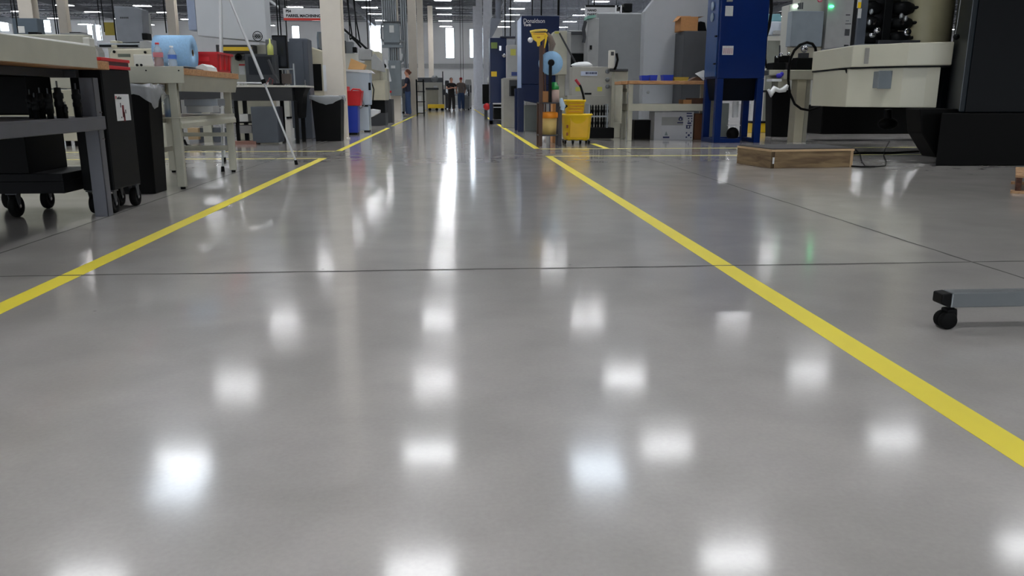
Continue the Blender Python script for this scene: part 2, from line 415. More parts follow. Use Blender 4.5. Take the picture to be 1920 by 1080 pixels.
obj('top_rail', MB().box(AX-1.2, AX-0.1, AY, AY+0.05, wz0-0.05, wz0-0.001).box(AX-0.22, AX-0.17, sY, AY-0.001, wz0-0.05, wz0-0.001), dkgrey, t, 0.002)
hz0, hz1 = zz(243, AY), zz(218.5, AY)
obj('lower_shelf', MB().box(AX-1.2, AX+0.012, sY, AY+0.09, hz1-0.012, hz1).box(AX+0.006, AX+0.012, sY, AY+0.09, hz0, hz1-0.012).box(AX-0.02, AX+0.006, sY, AY+0.09, hz0-0.004, hz0), steelleg, t, 0.003)
bm_ = MB()
for dy in (-0.035, -0.015):
    for z in (hz1-0.02-0.12, hz1+0.025): bm_.cyl((AX+0.012, AY+0.05+dy, z), (AX+0.017, AY+0.05+dy, z), 0.005, n=8)
obj('bolt', bm_, chrome, t)
# things on the bench top
pr = MB().tube([(topX-0.12, sY+0.3, wz1+0.085), (topX-0.03, AY-0.5, wz1+0.082), (topX-0.015, apY-0.02, zz(89, apY)+0.008)], 0.011, 10)
solo('rolled_drawing', pr, paper, 'long thin white rolled sheet lying along the near bench backstop', 'paper roll')
solo('paper_stack', MB().box(topX-0.5, topX-0.08, AY-1.6, AY-0.75, wz1+0.003, wz1+0.006).box(topX-0.46, topX-0.1, AY-1.55, AY-0.9, wz1+0.006, wz1+0.012), paper, 'white papers lying flat on the near bench top', 'papers')
c_ = q(167, 82, AY-0.05)
solo('tape_roll', MB().lathe([(0.022,0),(0.03,0),(0.03,0.02),(0.022,0.02),(0.022,0)], (c_.x, c_.y, wz1), 16), mat('green plastic',(20,120,92),0.4), 'small green tape roll at the end of the near bench', 'tape', bevel=0)
# black tool holders standing on the lower shelf
th = thing('tool_holder', 'black steel tool holder standing on the near bench lower shelf', 'tool holder', (0,0,0), 'tool holders on the near bench shelf')
obj('shank', MB().lathe([(0.0,0),(0.017,0),(0.017,0.05),(0.021,0.052),(0.021,0.07),(0.018,0.075),(0.018,0.085),(0.022,0.09),(0.022,0.11),(0.015,0.115),(0.014,0.135),(0.0,0.137)], n=14), black, th)
obj('pull_stud', MB().cyl((0,0,0.135), (0,0,0.165), 0.004, n=8), dkgrey, th)
for i, (px, sc_) in enumerate(((60,0.85),(79,0.9),(94,0.88),(113,1.1),(147,1.05),(68,0.75),(124,0.5))):
    yy = AY-0.42-0.05*(i % 3) if px < 140 else AY-0.2
    p_ = q(px, 212, yy)
    if i == 0: o_ = th
    else: o_ = dup(th, (0,0,0))
    o_.location = (p_.x, yy, hz1); o_.scale = (sc_*1.15,)*3
# rolling dark cabinet under the bench
cy = F(32, 407); c2 = F(90, 391)
t = thing('rolling_cabinet', 'black rolling tool cabinet on large casters under the near bench', 'tool cabinet', (cy.x, cy.y, 0))
rX = q(164, 340, AY+0.3).x; cbX = q(70, 300, AY+0.1).x
z0_ = 0.155
obj('base_tray', MB().box(cy.x-0.3, rX, cy.y-0.05, cy.y+0.5, z0_, z0_+0.075).box(cy.x-0.3, rX, cy.y-0.055, cy.y+0.505, z0_+0.075, z0_+0.125), mat('dark cart steel',(20,20,22),0.5), t, 0.004)
obj('body', MB().box(cy.x-0.3, cbX, cy.y-0.04, cy.y+0.48, z0_+0.125, hz0-0.02), blackp, t, 0.004)
def caster(parent, x, y, r, top, wide=0.04, turn=0.3, m=rubber, mf=dkgrey):
    w = obj('caster', MB().box(x-0.035, x+0.035, y-0.035, y+0.035, top-0.008, top).prism([(y-0.03, top-0.008), (y+0.03, top-0.008), (y+0.02, r*0.8), (y-0.0, r*0.8)], x-wide/2-0.006, x-wide/2-0.002, 'x').prism([(y-0.03, top-0.008), (y+0.03, top-0.008), (y+0.02, r*0.8), (y-0.0, r*0.8)], x+wide/2+0.002, x+wide/2+0.006, 'x'), mf, parent)
    obj('wheel', MB().lathe([(0.0,-wide/2*0.7),(r*0.5,-wide/2*0.7),(r*0.55,-wide/2),(r*0.92,-wide/2),(r,-wide/4),(r,wide/4),(r*0.92,wide/2),(r*0.55,wide/2),(r*0.5,wide/2*0.7),(0.0,wide/2*0.7)], (x, y+0.01, r), 22, 'x'), m, w)
    obj('hub', MB().cyl((x-wide/2-0.008, y+0.01, r), (x+wide/2+0.008, y+0.01, r), r*0.16, n=10), chrome, w)
    return w
caster(t, cy.x, cy.y+0.0, 0.07, z0_); caster(t, c2.x, c2.y, 0.068, z0_); caster(t, cy.x-0.25, cy.y+0.4, 0.07, z0_)
# dark plastic side panel hanging above the shelf
solo('storage_case', MB().fb(-90, 52, 141, 216, AY-0.35, 0.3), blackp, 'black storage case on the shelf under the near bench top', 'case', bevel=0.01)

# tool cart with red trim
w1 = F(214, 402); w2 = F(252, 387.5)
kx = w1.x+0.01; y0_, y1_ = w1.y-0.06, w2.y+0.1
t = thing('tool_cart', 'black tool cart with red top trim and a printed label, end of near bench', 'tool cart', (kx-0.1, (y0_+y1_)/2, 0))
kz0, kz1 = 0.155, zz(132, y1_)
y0_ = AY+0.125
obj('body', MB().box(kx-0.2, kx, y0_, y1_, kz0, kz1), black, t, 0.008)
kt = zz(115, y1_)
obj('red_trim', MB().box(kx-0.21, kx+0.008, y0_, y1_+0.008, kz1, kz1+0.022).box(kx-0.21, kx+0.008, y0_, y1_+0.008, kt-0.012, kt+0.008), red, t, 0.003, label='red top trim')
obj('top_tray', MB().box(kx-0.2, kx, y0_, y1_, kz1+0.022, kt-0.012), mat('dark red enamel',(70,16,20),0.4), t, 0.002)
for p_, r in ((w1, 0.065), (w2, 0.065)): caster(t, kx-0.035, p_.y+0.05, r, kz0)
caster(t, kx-0.145, w1.y+0.05, r, kz0); caster(t, kx-0.145, w2.y+0.05, r, kz0)
rr = lambda px: kx/q(px, 200, 1).x          # distance at which a pixel column meets the cart face
a, b_ = rr(217), rr(243)
lz1, lz0 = zz(176.5, a), zz(227, a)
lb = obj('label_sheet', MB().box(kx+0.0005, kx+0.0015, a, b_, lz0, lz1), mat('white label',(222,222,222),0.5), t, label='white printed label')
text('lettering', 'ToolScan', 0.026, (kx+0.002, a+0.022, lz1-0.032), blackink, lb, 'right', sx=0.8)
obj('red_mark', MB().box(kx+0.0016, kx+0.0022, a+0.006, a+0.018, lz1-0.03, lz1-0.012), red, lb)
pm = (a+b_)/2; pz = (lz0+lz1)/2-0.02
obj('tool_print', MB().box(kx+0.0016, kx+0.0022, pm-0.02, pm+0.012, pz-0.045, pz+0.035).box(kx+0.0016, kx+0.0022, pm-0.008, pm+0.02, pz-0.07, pz-0.01), mat('printed dark red',(110,30,34),0.6), lb)
obj('tool_print', MB().box(kx+0.0016, kx+0.0022, pm-0.045, pm-0.033, pz+0.02, pz+0.05).box(kx+0.0016, kx+0.0022, pm+0.03, pm+0.042, pz-0.02, pz+0.005).box(kx+0.0016, kx+0.0022, pm-0.045, pm-0.034, pz-0.05, pz-0.04), blackink, lb)

# bins -----------------------------------------------------------
linerm = film('clear bin liner', (215,218,222), 0.42, 0.2)
def liner(mb, cx, cy_, w, d, z, drop, seed):
    rnd = random.Random(seed); n = 40; vs = []; fs = []
    per = []
    for i in range(n):
        t_ = i/n*4; s_ = int(t_); u = t_-s_
        pts = [(-1,-1),(1,-1),(1,1),(-1,1)]; a = pts[s_]; b = pts[(s_+1) % 4]
        per.append((cx+(a[0]+(b[0]-a[0])*u)*w/2, cy_+(a[1]+(b[1]-a[1])*u)*d/2, a, b))
    rows = 6
    for r in range(rows):
        for i, (x, y, a, b) in enumerate(per):
            k = rnd.uniform(0.0, 0.014)+0.004
            dz = (drop*(0.75+0.35*math.sin(i*0.55+seed)+rnd.uniform(-.06,.06)))*max(0, r-1)/(rows-2)
            e = 1+k/ w*2 if r > 0 else 0.93
            zt = z+0.012+0.006*math.sin(i*1.3) if r <= 1 else z+0.008-dz
            if r == 0: zt = z-0.06
            vs.append((cx+(x-cx)*e, cy_+(y-cy_)*(1+k/d*2 if r > 0 else 0.93), zt))
    for r in range(rows-1):
        for i in range(n): fs.append((r*n+i, r*n+(i+1) % n, (r+1)*n+(i+1) % n, (r+1)*n+i))
    mb.add(vs, fs, True); return mb
def trash(name, label, x0, x1, y, d, h, drop, seed):
    cx = (x0+x1)/2; w = x1-x0; cy_ = y+d/2
    t = thing(name, label, 'trash bin', (cx, cy_, 0))
    b = MB(); b.taper((cx, cy_), w*0.86, d*0.86, w, d, 0.0, h)
    b.f.pop(1); b.sm.pop(1)
    b.taper((cx, cy_), w*0.84, d*0.84, w*0.96, d*0.96, 0.02, h); b.f.pop(-5); b.sm.pop(-5)
    obj('bin_body', b, blackp, t, 0.006)
    obj('rim', MB().box(cx-w/2-0.01, cx+w/2+0.01, cy_-d/2-0.01, cy_-d/2, h-0.03, h).box(cx-w/2-0.01, cx+w/2+0.01, cy_+d/2, cy_+d/2+0.01, h-0.03, h).box(cx-w/2-0.01, cx-w/2, cy_-d/2, cy_+d/2, h-0.03, h).box(cx+w/2, cx+w/2+0.01, cy_-d/2, cy_+d/2, h-0.03, h), blackp, t)
    obj('bin_liner', liner(MB(), cx, cy_, w+0.03, d+0.03, h, drop, seed), linerm, t, label='clear plastic liner folded over the rim')
    return t
p_ = F(311, 364); trash('trash_bin', 'black trash bin with clear liner between the tool cart and second bench', p_.x-0.42, p_.x-0.06, p_.y, 0.30, zz(160, p_.y), 0.17, 1)
# ================================================================ second workbench and what stands on it
PXD[0] = 345
bf = F(349, 355); BY = bf.y; BX = bf.x; b2 = F(440, 322); BE = b2.y
t = thing('workbench', 'beige steel workbench with wood top holding the red bin and blue roll', 'workbench', (BX-0.36, (BY+BE)/2, 0))
tX = q(343, 134, BY-0.05).x+0.005
z1 = zz(127.5, BY-0.05); z0 = zz(140, BY-0.05); w_ = 0.78
obj('bench_top', MB().box(tX-w_, tX, BY-0.04, BE+0.01, z0, z1), butcher, t, 0.004)
obj('end_panel', MB().box(tX-w_, tX, BY-0.055, BY-0.041, zz(156, BY-.05), z1+0.012), beige, t, 0.002)
obj('bolt', MB().cyl((tX-0.035, BY-0.06, z1-0.02), (tX-0.035, BY-0.0555, z1-0.02), 0.006, n=8).cyl((tX-0.29, BY-0.06, z1-0.02), (tX-0.29, BY-0.0555, z1-0.02), 0.006, n=8), black, t)
obj('apron', MB().prism([(tX-0.02, z0), (tX-0.05, z0-0.13), (tX-0.07, z0-0.13), (tX-0.07, z0)], BY, BE+0.04, 'y').box(tX-w_+0.05, tX-w_+0.07, BY, BE+0.04, z0-0.13, z0), beige, t, 0.002)
lw = 0.066
lm_ = offwhite
for x1 in (BX, BX-0.60):
    for y in (BY, BE-0.05):
        obj('leg', MB().box(x1-lw, x1, y, y+lw*0.8, 0.02, z0-0.0), beige, t, 0.006)
        obj('foot', MB().cyl((x1-lw/2, y+0.03, 0), (x1-lw/2, y+0.03, 0.02), 0.02, n=10), rubber, t)
hz1b, hz0b = zz(220, BY), zz(241, BY)
obj('lower_shelf', MB().box(BX-0.66, BX+0.01, BY-0.01, BE+0.02, hz1b-0.01, hz1b).box(BX+0.004, BX+0.01, BY-0.01, BE+0.02, hz0b, hz1b-0.01).prism([(BX+0.01, hz1b-0.03), (BX+0.022, hz1b-0.05), (BX+0.022, hz0b), (BX+0.01, hz0b)], BY-0.01, BE+0.02, 'y').box(BX-0.66, BX-0.65, BY-0.01, BE+0.02, hz0b, hz1b-0.01), beige, t, 0.003)
obj('stringer', MB().box(BX-0.60, BX-0.067, BE-0.03, BE-0.01, 0.36, 0.40), beige, t, 0.002)
obj('stringer', MB().box(BX-0.60, BX-0.067, BE-0.03, BE-0.01, 0.22, 0.27), beige, t, 0.002)
obj('stringer', MB().box(BX-0.63, BX-0.61, BY+0.05, BE-0.06, 0.22, 0.27), beige, t, 0.002)
TZ = z1
# bottles
def bottle(px, Y, h, label, capm, liquid, band, fill):
    p_ = q(px, 120, Y); t = thing('drink_bottle', label, 'bottle', (p_.x, Y, TZ)); r = h*0.19
    prof = [(0,0.002),(r*0.9,0.0),(r,0.02*h/0.2),(r,h*0.35),(r*0.88,h*0.42),(r*0.95,h*0.5),(r,h*0.62),(r*0.75,h*0.76),(r*0.4,h*0.86),(r*0.34,h*0.92),(r*0.34,h*0.94)]
    b = MB().lathe([(a_, TZ+b_) for a_, b_ in prof], (p_.x, Y, 0), 18)
    obj('bottle_body', b, film('clear bottle plastic', (210,216,222), 0.35, 0.1), t)
    obj('liquid', MB().lathe([(0,TZ+0.004)]+[(a_*0.93, TZ+b_+0.003) for a_, b_ in prof[1:fill]]+[(0, TZ+prof[fill-1][1]+0.003)], (p_.x, Y, 0), 16), liquid, t)
    obj('cap', MB().lathe([(r*0.42,TZ+h*0.93),(r*0.42,TZ+h),(0,TZ+h)], (p_.x, Y, 0), 14), capm, t)
    obj('wrap', MB().lathe([(r*1.02,TZ+h*0.44),(r*1.0,TZ+h*0.5),(r*1.03,TZ+h*0.62)], (p_.x, Y, 0), 18), band, t)
bottle(298, BY+0.12, 0.205, 'clear bottle of amber drink with a red cap on the second bench', red, mat('amber drink',(140,48,14),0.2), mat('pink bottle wrap',(200,120,130),0.5), 5)
bottle(324, BY+0.3, 0.19, 'clear water bottle with a blue and white wrap beside the blue roll', whitep, film('water',(200,210,225),0.3,0.05), mat('blue white wrap',(70,110,190),0.5), 3)
# big blue paper roll lying on its side
yr_ = BY+0.62; x0 = xx(295, yr_, 90); x1 = xx(361, yr_, 90); rr_ = (zz(66, yr_)-TZ)/2
t = thing('paper_towel_roll', 'large pale blue paper towel roll lying on the second bench', 'paper roll', ((x0+x1)/2, yr_, TZ))
obj('paper', MB().lathe([(0.03,0),(rr_,0),(rr_,x1-x0),(0.03,x1-x0),(0.03,0)], (x0, yr_, TZ+rr_), 40, 'x'), ltblue, t)
obj('core', MB().lathe([(0.028,0.002),(0.03,0.002),(0.03,x1-x0-.002),(0.026,x1-x0-.002)], (x0, yr_, TZ+rr_), 16, 'x'), card, t)
# papers, clip board
p_ = q(345, 121, BY+0.2)
solo('clipboard', MB().box(tX-0.36, tX-0.02, BY+0.08, BY+0.55, TZ, TZ+0.006), mat('dark clip board',(44,42,44),0.5), 'dark clipboard under white papers on the second bench', 'clipboard', bevel=0.001)
solo('paper_stack', MB().box(tX-0.30, tX-0.06, BY+0.2, BY+0.6, TZ+0.02, TZ+0.023).box(tX-0.33, tX-0.1, BY+0.1, BY+0.4, TZ+0.0065, TZ+0.0195), paper, 'white papers on the clipboard beside the red bin', 'papers')
solo('folded_papers', MB().prism([(tX-0.16,TZ),(tX-0.012,TZ),(tX-0.02,TZ+0.035),(tX-0.06,TZ+0.06),(tX-0.13,TZ+0.03)], BY+0.66, BY+0.95, 'y'), paper, 'crumpled folded white papers at the bench edge in front of the red bin', 'papers')
# red stacking bin
ry = BY+1.00; rX = tX-0.02; re_ = BE-0.14
t = thing('plastic_bin', 'red plastic stacking bin on the far end of the second bench', 'bin', (rX-0.16, ry+0.3, TZ))
hb_ = zz(97, ry)-TZ
wb_ = 0.30
bb = MB(); cx_ = rX-wb_/2-0.01; cy_ = (ry+re_)/2; dd = re_-ry
bb.taper((cx_, cy_), wb_, dd*0.9, wb_+0.03, dd, TZ+0.0, TZ+hb_); bb.f.pop(1); bb.sm.pop(1)
bb.taper((cx_, cy_), wb_-0.01, dd*0.9-0.01, wb_+0.02, dd-0.01, TZ+0.006, TZ+hb_); bb.f.pop(-5); bb.sm.pop(-5)
obj('bin_body', bb, red, t)
rb = MB(); 
for k in range(3):
    y = ry+0.08+k*(dd-0.18)/2; rb.box(rX-0.008, rX+0.010, y, y+0.008, TZ+0.02, TZ+hb_-0.01)
rb.box(cx_-wb_/2-0.02, rX+0.018, ry-0.008, ry, TZ+hb_-0.02, TZ+hb_).box(rX+0.004, rX+0.02, ry, re_, TZ+hb_-0.016, TZ+hb_).box(cx_-wb_/2-0.02, rX+0.02, re_, re_+0.01, TZ+hb_-0.02, TZ+hb_)
rb.box(cx_-0.09, cx_+0.09, ry-0.004, ry+0.02, TZ+hb_*0.55, TZ+hb_*0.75)
obj('rim', rb, red, t)
solo('binder_rack', MB().box(tX-0.58, tX-0.30, BE-0.12, BE+0.04, TZ, TZ+0.16).box(tX-0.56, tX-0.32, BE-0.125, BE-0.12, TZ+0.05, TZ+0.09), black, 'low black rack behind the red bin on the second bench', 'rack', bevel=0.004)
# on the lower shelf
solo('steel_case', MB().fb(345, 408, 185, 199, BY+0.9, 0.25), galv, 'long silver steel case on the second bench lower shelf', 'case', bevel=0.004)
solo('document_box', MB().fb(352, 400, 199, 211, BY+0.7, 0.2), ltgrey, 'flat grey box under the silver case on the lower shelf', 'box', bevel=0.003)
p_ = q(316, 200, BY+0.1)
t = thing('spray_bottle', 'clear spray bottle with blue liquid on the second bench lower shelf', 'bottle', (p_.x, p_.y, hz1b))
obj('bottle_body', MB().lathe([(0,hz1b),(0.036,hz1b),(0.036,hz1b+0.13),(0.014,hz1b+0.17),(0.012,hz1b+0.18)], (p_.x,p_.y,0), 14), film('clear bottle plastic 2',(190,205,215),0.4,0.1), t)
obj('liquid', MB().lathe([(0,hz1b+0.003),(0.034,hz1b+0.003),(0.034,hz1b+0.06),(0,hz1b+0.06)], (p_.x,p_.y,0), 14), mat('blue liquid',(20,80,150),0.2), t)

# ---------------------------------------------------------------- tripod easel
f1 = F(418, 322); f2 = F(556, 309); ap = q(412, -49, (f1.y+f2.y)/2+0.15)
f3 = Vector((f1.x-0.35, f1.y+1.35, 0))
t = thing('tripod_easel', 'white metal tripod easel standing beside the yellow line', 'easel', ((f1.x+f2.x)/2, (f1.y+f2.y)/2, 0))
wal = mat('white aluminium tube', (206,208,210), 0.35, 0.2)
for f_ in (f1, f2, f3):
    a = f_.copy(); a.z = 0.03; mid = a.lerp(ap, 0.45)
    l_ = obj('leg', MB().cyl(a, mid, 0.011, n=10).cyl(mid, ap, 0.016, n=10), wal, t)
    obj('rubber_tip', MB().cyl(f_, a+(ap-a)*0.012, 0.019, 0.016, n=10), rubber, l_)
    obj('clamp', MB().cyl(mid-(ap-a)*0.01, mid+(ap-a)*0.012, 0.026, n=10), blackp, l_)
obj('hub', MB().cyl(ap+Vector((0,0,-0.05)), ap+Vector((0,0,0.06)), 0.045, n=14), blackp, t)
m2 = f2.lerp(ap, 0.45); m1 = f1.lerp(ap, 0.45); m3 = f3.lerp(ap, 0.45); ce = (m1+m2+m3)/3+Vector((0,0,0.0))
for m_ in (m1, m2, m3): obj('brace', MB().cyl(m_, ce, 0.009, n=8), wal, t)

# ---------------------------------------------------------------- white enclosure machine with the round emblem
MY = 15.0
t = thing('machining_center', 'tall white machining enclosure with a small round emblem behind the tripod', 'machine', (xx(430, MY), MY, 0))
white2 = mat('pale grey enclosure', (196,199,203), 0.45, var=0.03, scale=2)
xa, xb = xx(368, MY, 40), xx(500, MY, 60); zb = zz(78, MY)
hoodm = MB().prism([(xa, 2.75), (xb-0.15, 2.75), (xb, 2.6), (xb, zb+0.02), (xb-0.02, zb), (xa, zb+0.1)], MY, MY+0.4, 'y')
obj('hood', hoodm, white2, t, 0.012)
obj('side_panel', MB().prism([(xa-0.17, MY+0.10), (xa-0.002, MY+0.002), (xa-0.002, MY+0.4), (xa-0.17, MY+0.4)], zb+0.2, 2.7, 'z'), mat('pale blue panel', (140,152,176), 0.4), t, 0.006)
e_ = q(483, 68, MY); em = MB()
er = 0.075
em.lathe([(er,0),(er+0.012,0),(er+0.012,0.004),(er,0.004)], (e_.x, MY-0.005, e_.z), 28, 'y')
for dx in (-0.035, 0, 0.035):
    em.lathe([(0.010,0),(0.018,0),(0.018,0.004),(0.010,0.004)], (e_.x+dx, MY-0.005, e_.z+0.022), 14, 'y')
    em.lathe([(0.010,0),(0.018,0),(0.018,0.004),(0.010,0.004)], (e_.x+dx, MY-0.005, e_.z-0.022), 14, 'y')
em.box(e_.x-er, e_.x+er, MY-0.005, MY-0.001, e_.z-0.004, e_.z+0.004)
obj('emblem', em, blackink, t, label='black round emblem')
obj('base', MB().fb(430, 500, 84, None, MY+0.15, 0.5), beige, t, 0.01)
obj('carriage', MB().fb(405, 475, 84, 100, MY-0.15, 0.28).fb(440, 470, 104, 112, MY-0.1, 0.2), mat('machine detail black',(36,36,38),0.5), t, 0.004)  # carriage parts in their own near-black
obj('handwheel', MB().lathe([(0,0),(0.03,0),(0.03,-0.04),(0.05,-0.04),(0.06,-0.02),(0.06,0),(0,0)], (q(450,108,MY).x, MY-0.1, q(450,108,MY).z), 20, 'y'), blackp, t)
obj('guard', MB().fb(411, 470, 88, 95, MY-0.25, 0.09), mat('safety yellow', (214,180,30), 0.5), t)
obj('warning_label', MB().fb(448, 459, 120, 123, MY+0.14, 0.008), red, t); obj('data_label', MB().fb(448, 459, 124, 140, MY+0.14, 0.008), ltag, t)

# dark lathe-side table with equipment on it
PXD[0] = 500; DY = F(500, 270).y
t = thing('equipment_table', 'dark steel equipment table with pale top edge behind the tripod leg', 'table', (xx(500, DY), DY+0.3, 0))
tz = zz(160, DY)
obj('table_top', MB().box(xx(432, DY, 160), xx(574, DY, 160), DY-0.05, DY+0.75, tz-0.03, tz), offwhite, t, 0.004)
obj('body', MB().box(xx(437, DY, 175), xx(548, DY, 175), DY, DY+0.7, zz(189, DY), tz-0.031), mat('charcoal steel',(44,45,48),0.5), t, 0.006)
obj('bracket', MB().prism([(xx(548,DY,165), tz-0.032), (xx(572,DY,165), tz-0.032), (xx(566,DY,175), tz-0.14), (xx(563,DY,215), zz(222,DY)), (xx(556,DY,215), zz(222,DY)), (xx(552,DY,185), tz-0.2)], DY+0.1, DY+0.5, 'y'), black, t)
for px in (440, 552):
    obj('leg', MB().box(xx(px, DY, 220), xx(px, DY, 220)+0.06, DY+0.55, DY+0.62, 0, zz(189, DY)), black, t)
    obj('leg', MB().box(xx(px, DY, 220), xx(px, DY, 220)+0.05, DY+0.02, DY+0.08, 0, zz(189, DY)), black, t)
obj('shelf', MB().box(xx(436, DY, 230), xx(470, DY, 230), DY+0.02, DY+0.6, zz(231, DY), zz(229, DY)), black, t)
solo('pedestal_cabinet', MB().fb(472, 520, 200, 268, DY-0.12, 0.5), mat('slate cabinet', (84,90,98), 0.5), 'slate grey pedestal cabinet under the dark equipment table', 'cabinet', bevel=0.008)
solo('storage_box', MB().fb(449, 465, 214, 228, DY+0.05, 0.2), paper, 'small white box on the shelf under the equipment table', 'box')
solo('storage_box', MB().fb(436, 472, 235, 250, DY+0.06, 0.3), ltgrey, 'low pale grey box under the equipment table', 'box', bevel=0.004)
solo('timber_block', MB().fb(436, 480, 265, 272, DY-0.15, 0.3), mat('reddish timber', (150,110,98), 0.7), 'reddish timber block on the floor under the equipment table', 'timber')
for i_, px in enumerate((446, 453, 459, 492, 500)):
    solo('parts_jar', MB().lathe([(0,zz(199,DY)),(0.028,zz(199,DY)),(0.028,zz(192,DY)),(0.015,zz(190,DY)),(0,zz(190,DY))], (xx(px,DY,195), DY-0.045, 0), 10) if False else MB().lathe([(0,tz),(0.02,tz),(0.02,tz+0.05),(0,tz+0.055)], (xx(px,DY,158), DY+0.05, 0), 10), ltag, 'small pale jar on the equipment table top', 'jar', group='jars on the equipment table')
# enclosure, monitor, tablet arm on the table
t = thing('control_monitor', 'wide dark control box on the equipment table beside the tripod leg', 'monitor', (xx(487, DY+.3), DY+0.3, tz))
obj('housing', MB().fb(460, 516, 101, 158, DY+0.3, 0.3), mat('blue black steel', (46,50,56), 0.4), t, 0.008)
obj('screen', MB().fb(466, 510, 106, 140, DY+0.294, 0.006), mat('dark screen', (34,38,44), 0.15), t)
obj('stand_arm', MB().tube([q(503, 112, DY+0.1), q(514, 140, DY+0.05), q(523, 152, DY+0.05)], 0.022, 8), dkgrey, t)
obj('foot', MB().box(xx(512,DY,156), xx(530,DY,156), DY+0.0, DY+0.14, tz, tz+0.03), black, t)
t = thing('bench_drill', 'small metal bench fixture with vertical posts beside the control box', 'fixture', (xx(535, DY), DY+0.2, tz))
obj('post', MB().cyl((xx(547,DY,140), DY+0.2, tz), (xx(547,DY,140), DY+0.2, zz(118, DY)), 0.018, n=10).cyl((xx(530,DY,140), DY+0.25, tz), (xx(530,DY,140), DY+0.25, zz(128, DY)), 0.012, n=10), galv, t)
obj('crossbar', MB().cyl((xx(518,DY,130), DY+0.2, zz(129,DY)), (xx(547,DY,130), DY+0.2, zz(129,DY)), 0.012, n=8), galv, t)
obj('body', MB().fb(528, 545, 138, 157, DY+0.15, 0.1), mat('bronze grey', (80,70,64), 0.5), t, 0.006)
obj('hose', MB().tube([q(500,157,DY), q(506,146,DY), q(512,150,DY+.05), q(510,158,DY+.05)], 0.006, 6), mat('red hose',(140,50,44),0.5), t)
t = thing('electrical_cabinet', 'tall slate grey cabinet left of the white steel column', 'cabinet', (xx(562, 15.2), 15.2, 0))
obj('body', MB().fb(541, 576, 72, None, 15.2, 0.45), mat('slate enamel', (76,82,92), 0.45), t, 0.02)
obj('door', MB().fb(544, 572, 78, 240, 15.185, 0.014), mat('slate enamel', (76,82,92), 0.45), t, 0.004)
obj('handle', MB().fb(571, 573, 150, 160, 15.17, 0.014), chrome, t)
t = thing('display_monitor', 'tall black monitor on a post above the equipment table', 'monitor', (xx(525, 14.3), 14.3, tz))
obj('screen_housing', MB().fb(511, 538, 66, 130, 14.3, 0.12), blackp, t, 0.01)
obj('screen', MB().fb(513, 536, 69, 125, 14.294, 0.006), mat('dark screen', (34,38,44), 0.15), t)
obj('stand_post', MB().box(xx(524,14.3,150)-0.03, xx(524,14.3,150)+0.03, 14.35, 14.4, 0, zz(129, 14.3)), black, t)
p_ = q(507, 96, 13.9)
solo('squeeze_bottle', MB().lathe([(0,p_.z-0.06),(0.05,p_.z-0.06),(0.05,p_.z+0.08),(0.015,p_.z+0.13),(0.012,p_.z+0.2),(0,p_.z+0.2)], (p_.x, 13.9, 0), 14), mat('yellow green plastic',(205,210,120),0.4), 'yellow topped squeeze bottle above the control box', 'bottle')
solo('coolant_unit', MB().fb(498, 512, 74, 103, 14.0, 0.5).box(xx(499,14,150), xx(511,14,150), 14.05, 14.45, tz+.02, zz(102.9,14)), mat('grey cast enamel',(96,98,100),0.5), 'grey coolant unit beside the tall black monitor', 'coolant unit', bevel=0.01)
p_ = F(643, 262)
cw_ = 0.355
colm = mat('cream painted column', (226,217,204), 0.5, var=0.04, scale=3)
def column(x, y, w, label, h=H-1.4, m=None):
    t = thing('steel_column', label, 'column', (x, y, 0))
    mb = MB().box(x-w/2, x+w/2, y, y+0.03, 0, h).box(x-w/2, x+w/2, y+w-0.03, y+w, 0, h).box(x-0.012, x+0.012, y+0.03, y+w-0.03, 0, h)
    obj('shaft', mb, m or colm, t)
    obj('base_plate', MB().box(x-w/2-0.02, x+w/2+0.02, y-0.02, y+w+0.02, 0, 0.025), m or colm, t)
    return t
cx1 = F(650, 262).x-cw_/2; cY = F(650, 262).y
t = column(cx1, cY, cw_, 'nearest cream steel column left of the aisle')
obj('edge_cover', MB().box(cx1-cw_/2-0.002, cx1-cw_/2+0.05, cY-0.012, cY-0.001, 0.85, 1.3), whitep, t, label='white strip')
ps_ = F(583, 262)
trash('trash_bin', 'black trash bin with clear liner standing against the nearest cream column', xx(588, cY-.6, 262)-0.02, xx(641, cY-.6, 262), cY-0.5, 0.45, zz(180, cY-.5), 0.14, 5)
# beige machine seen between cabinet and column
t = thing('milling_machine', 'beige rounded milling machine left of the nearest cream column', 'machine', (xx(600, 17), 17, 0))
obj('body', MB().prism([(xx(572,17,120), 0.0), (xx(572,17,120), zz(92,17)), (xx(580,17,100), zz(86,17)), (xx(606,17,100), zz(95,17)), (xx(625,17,100), zz(130,17)), (xx(625,17,100), 0.0)], 17, 18.4, 'y'), beige2, t, 0.03)
obj('vent', MB().fb(584, 603, 120, 170, 16.98, 0.02), black, t)
obj('column', MB().fb(598, 610, 62, 92, 17.4, 0.4), midgrey, t, 0.01)
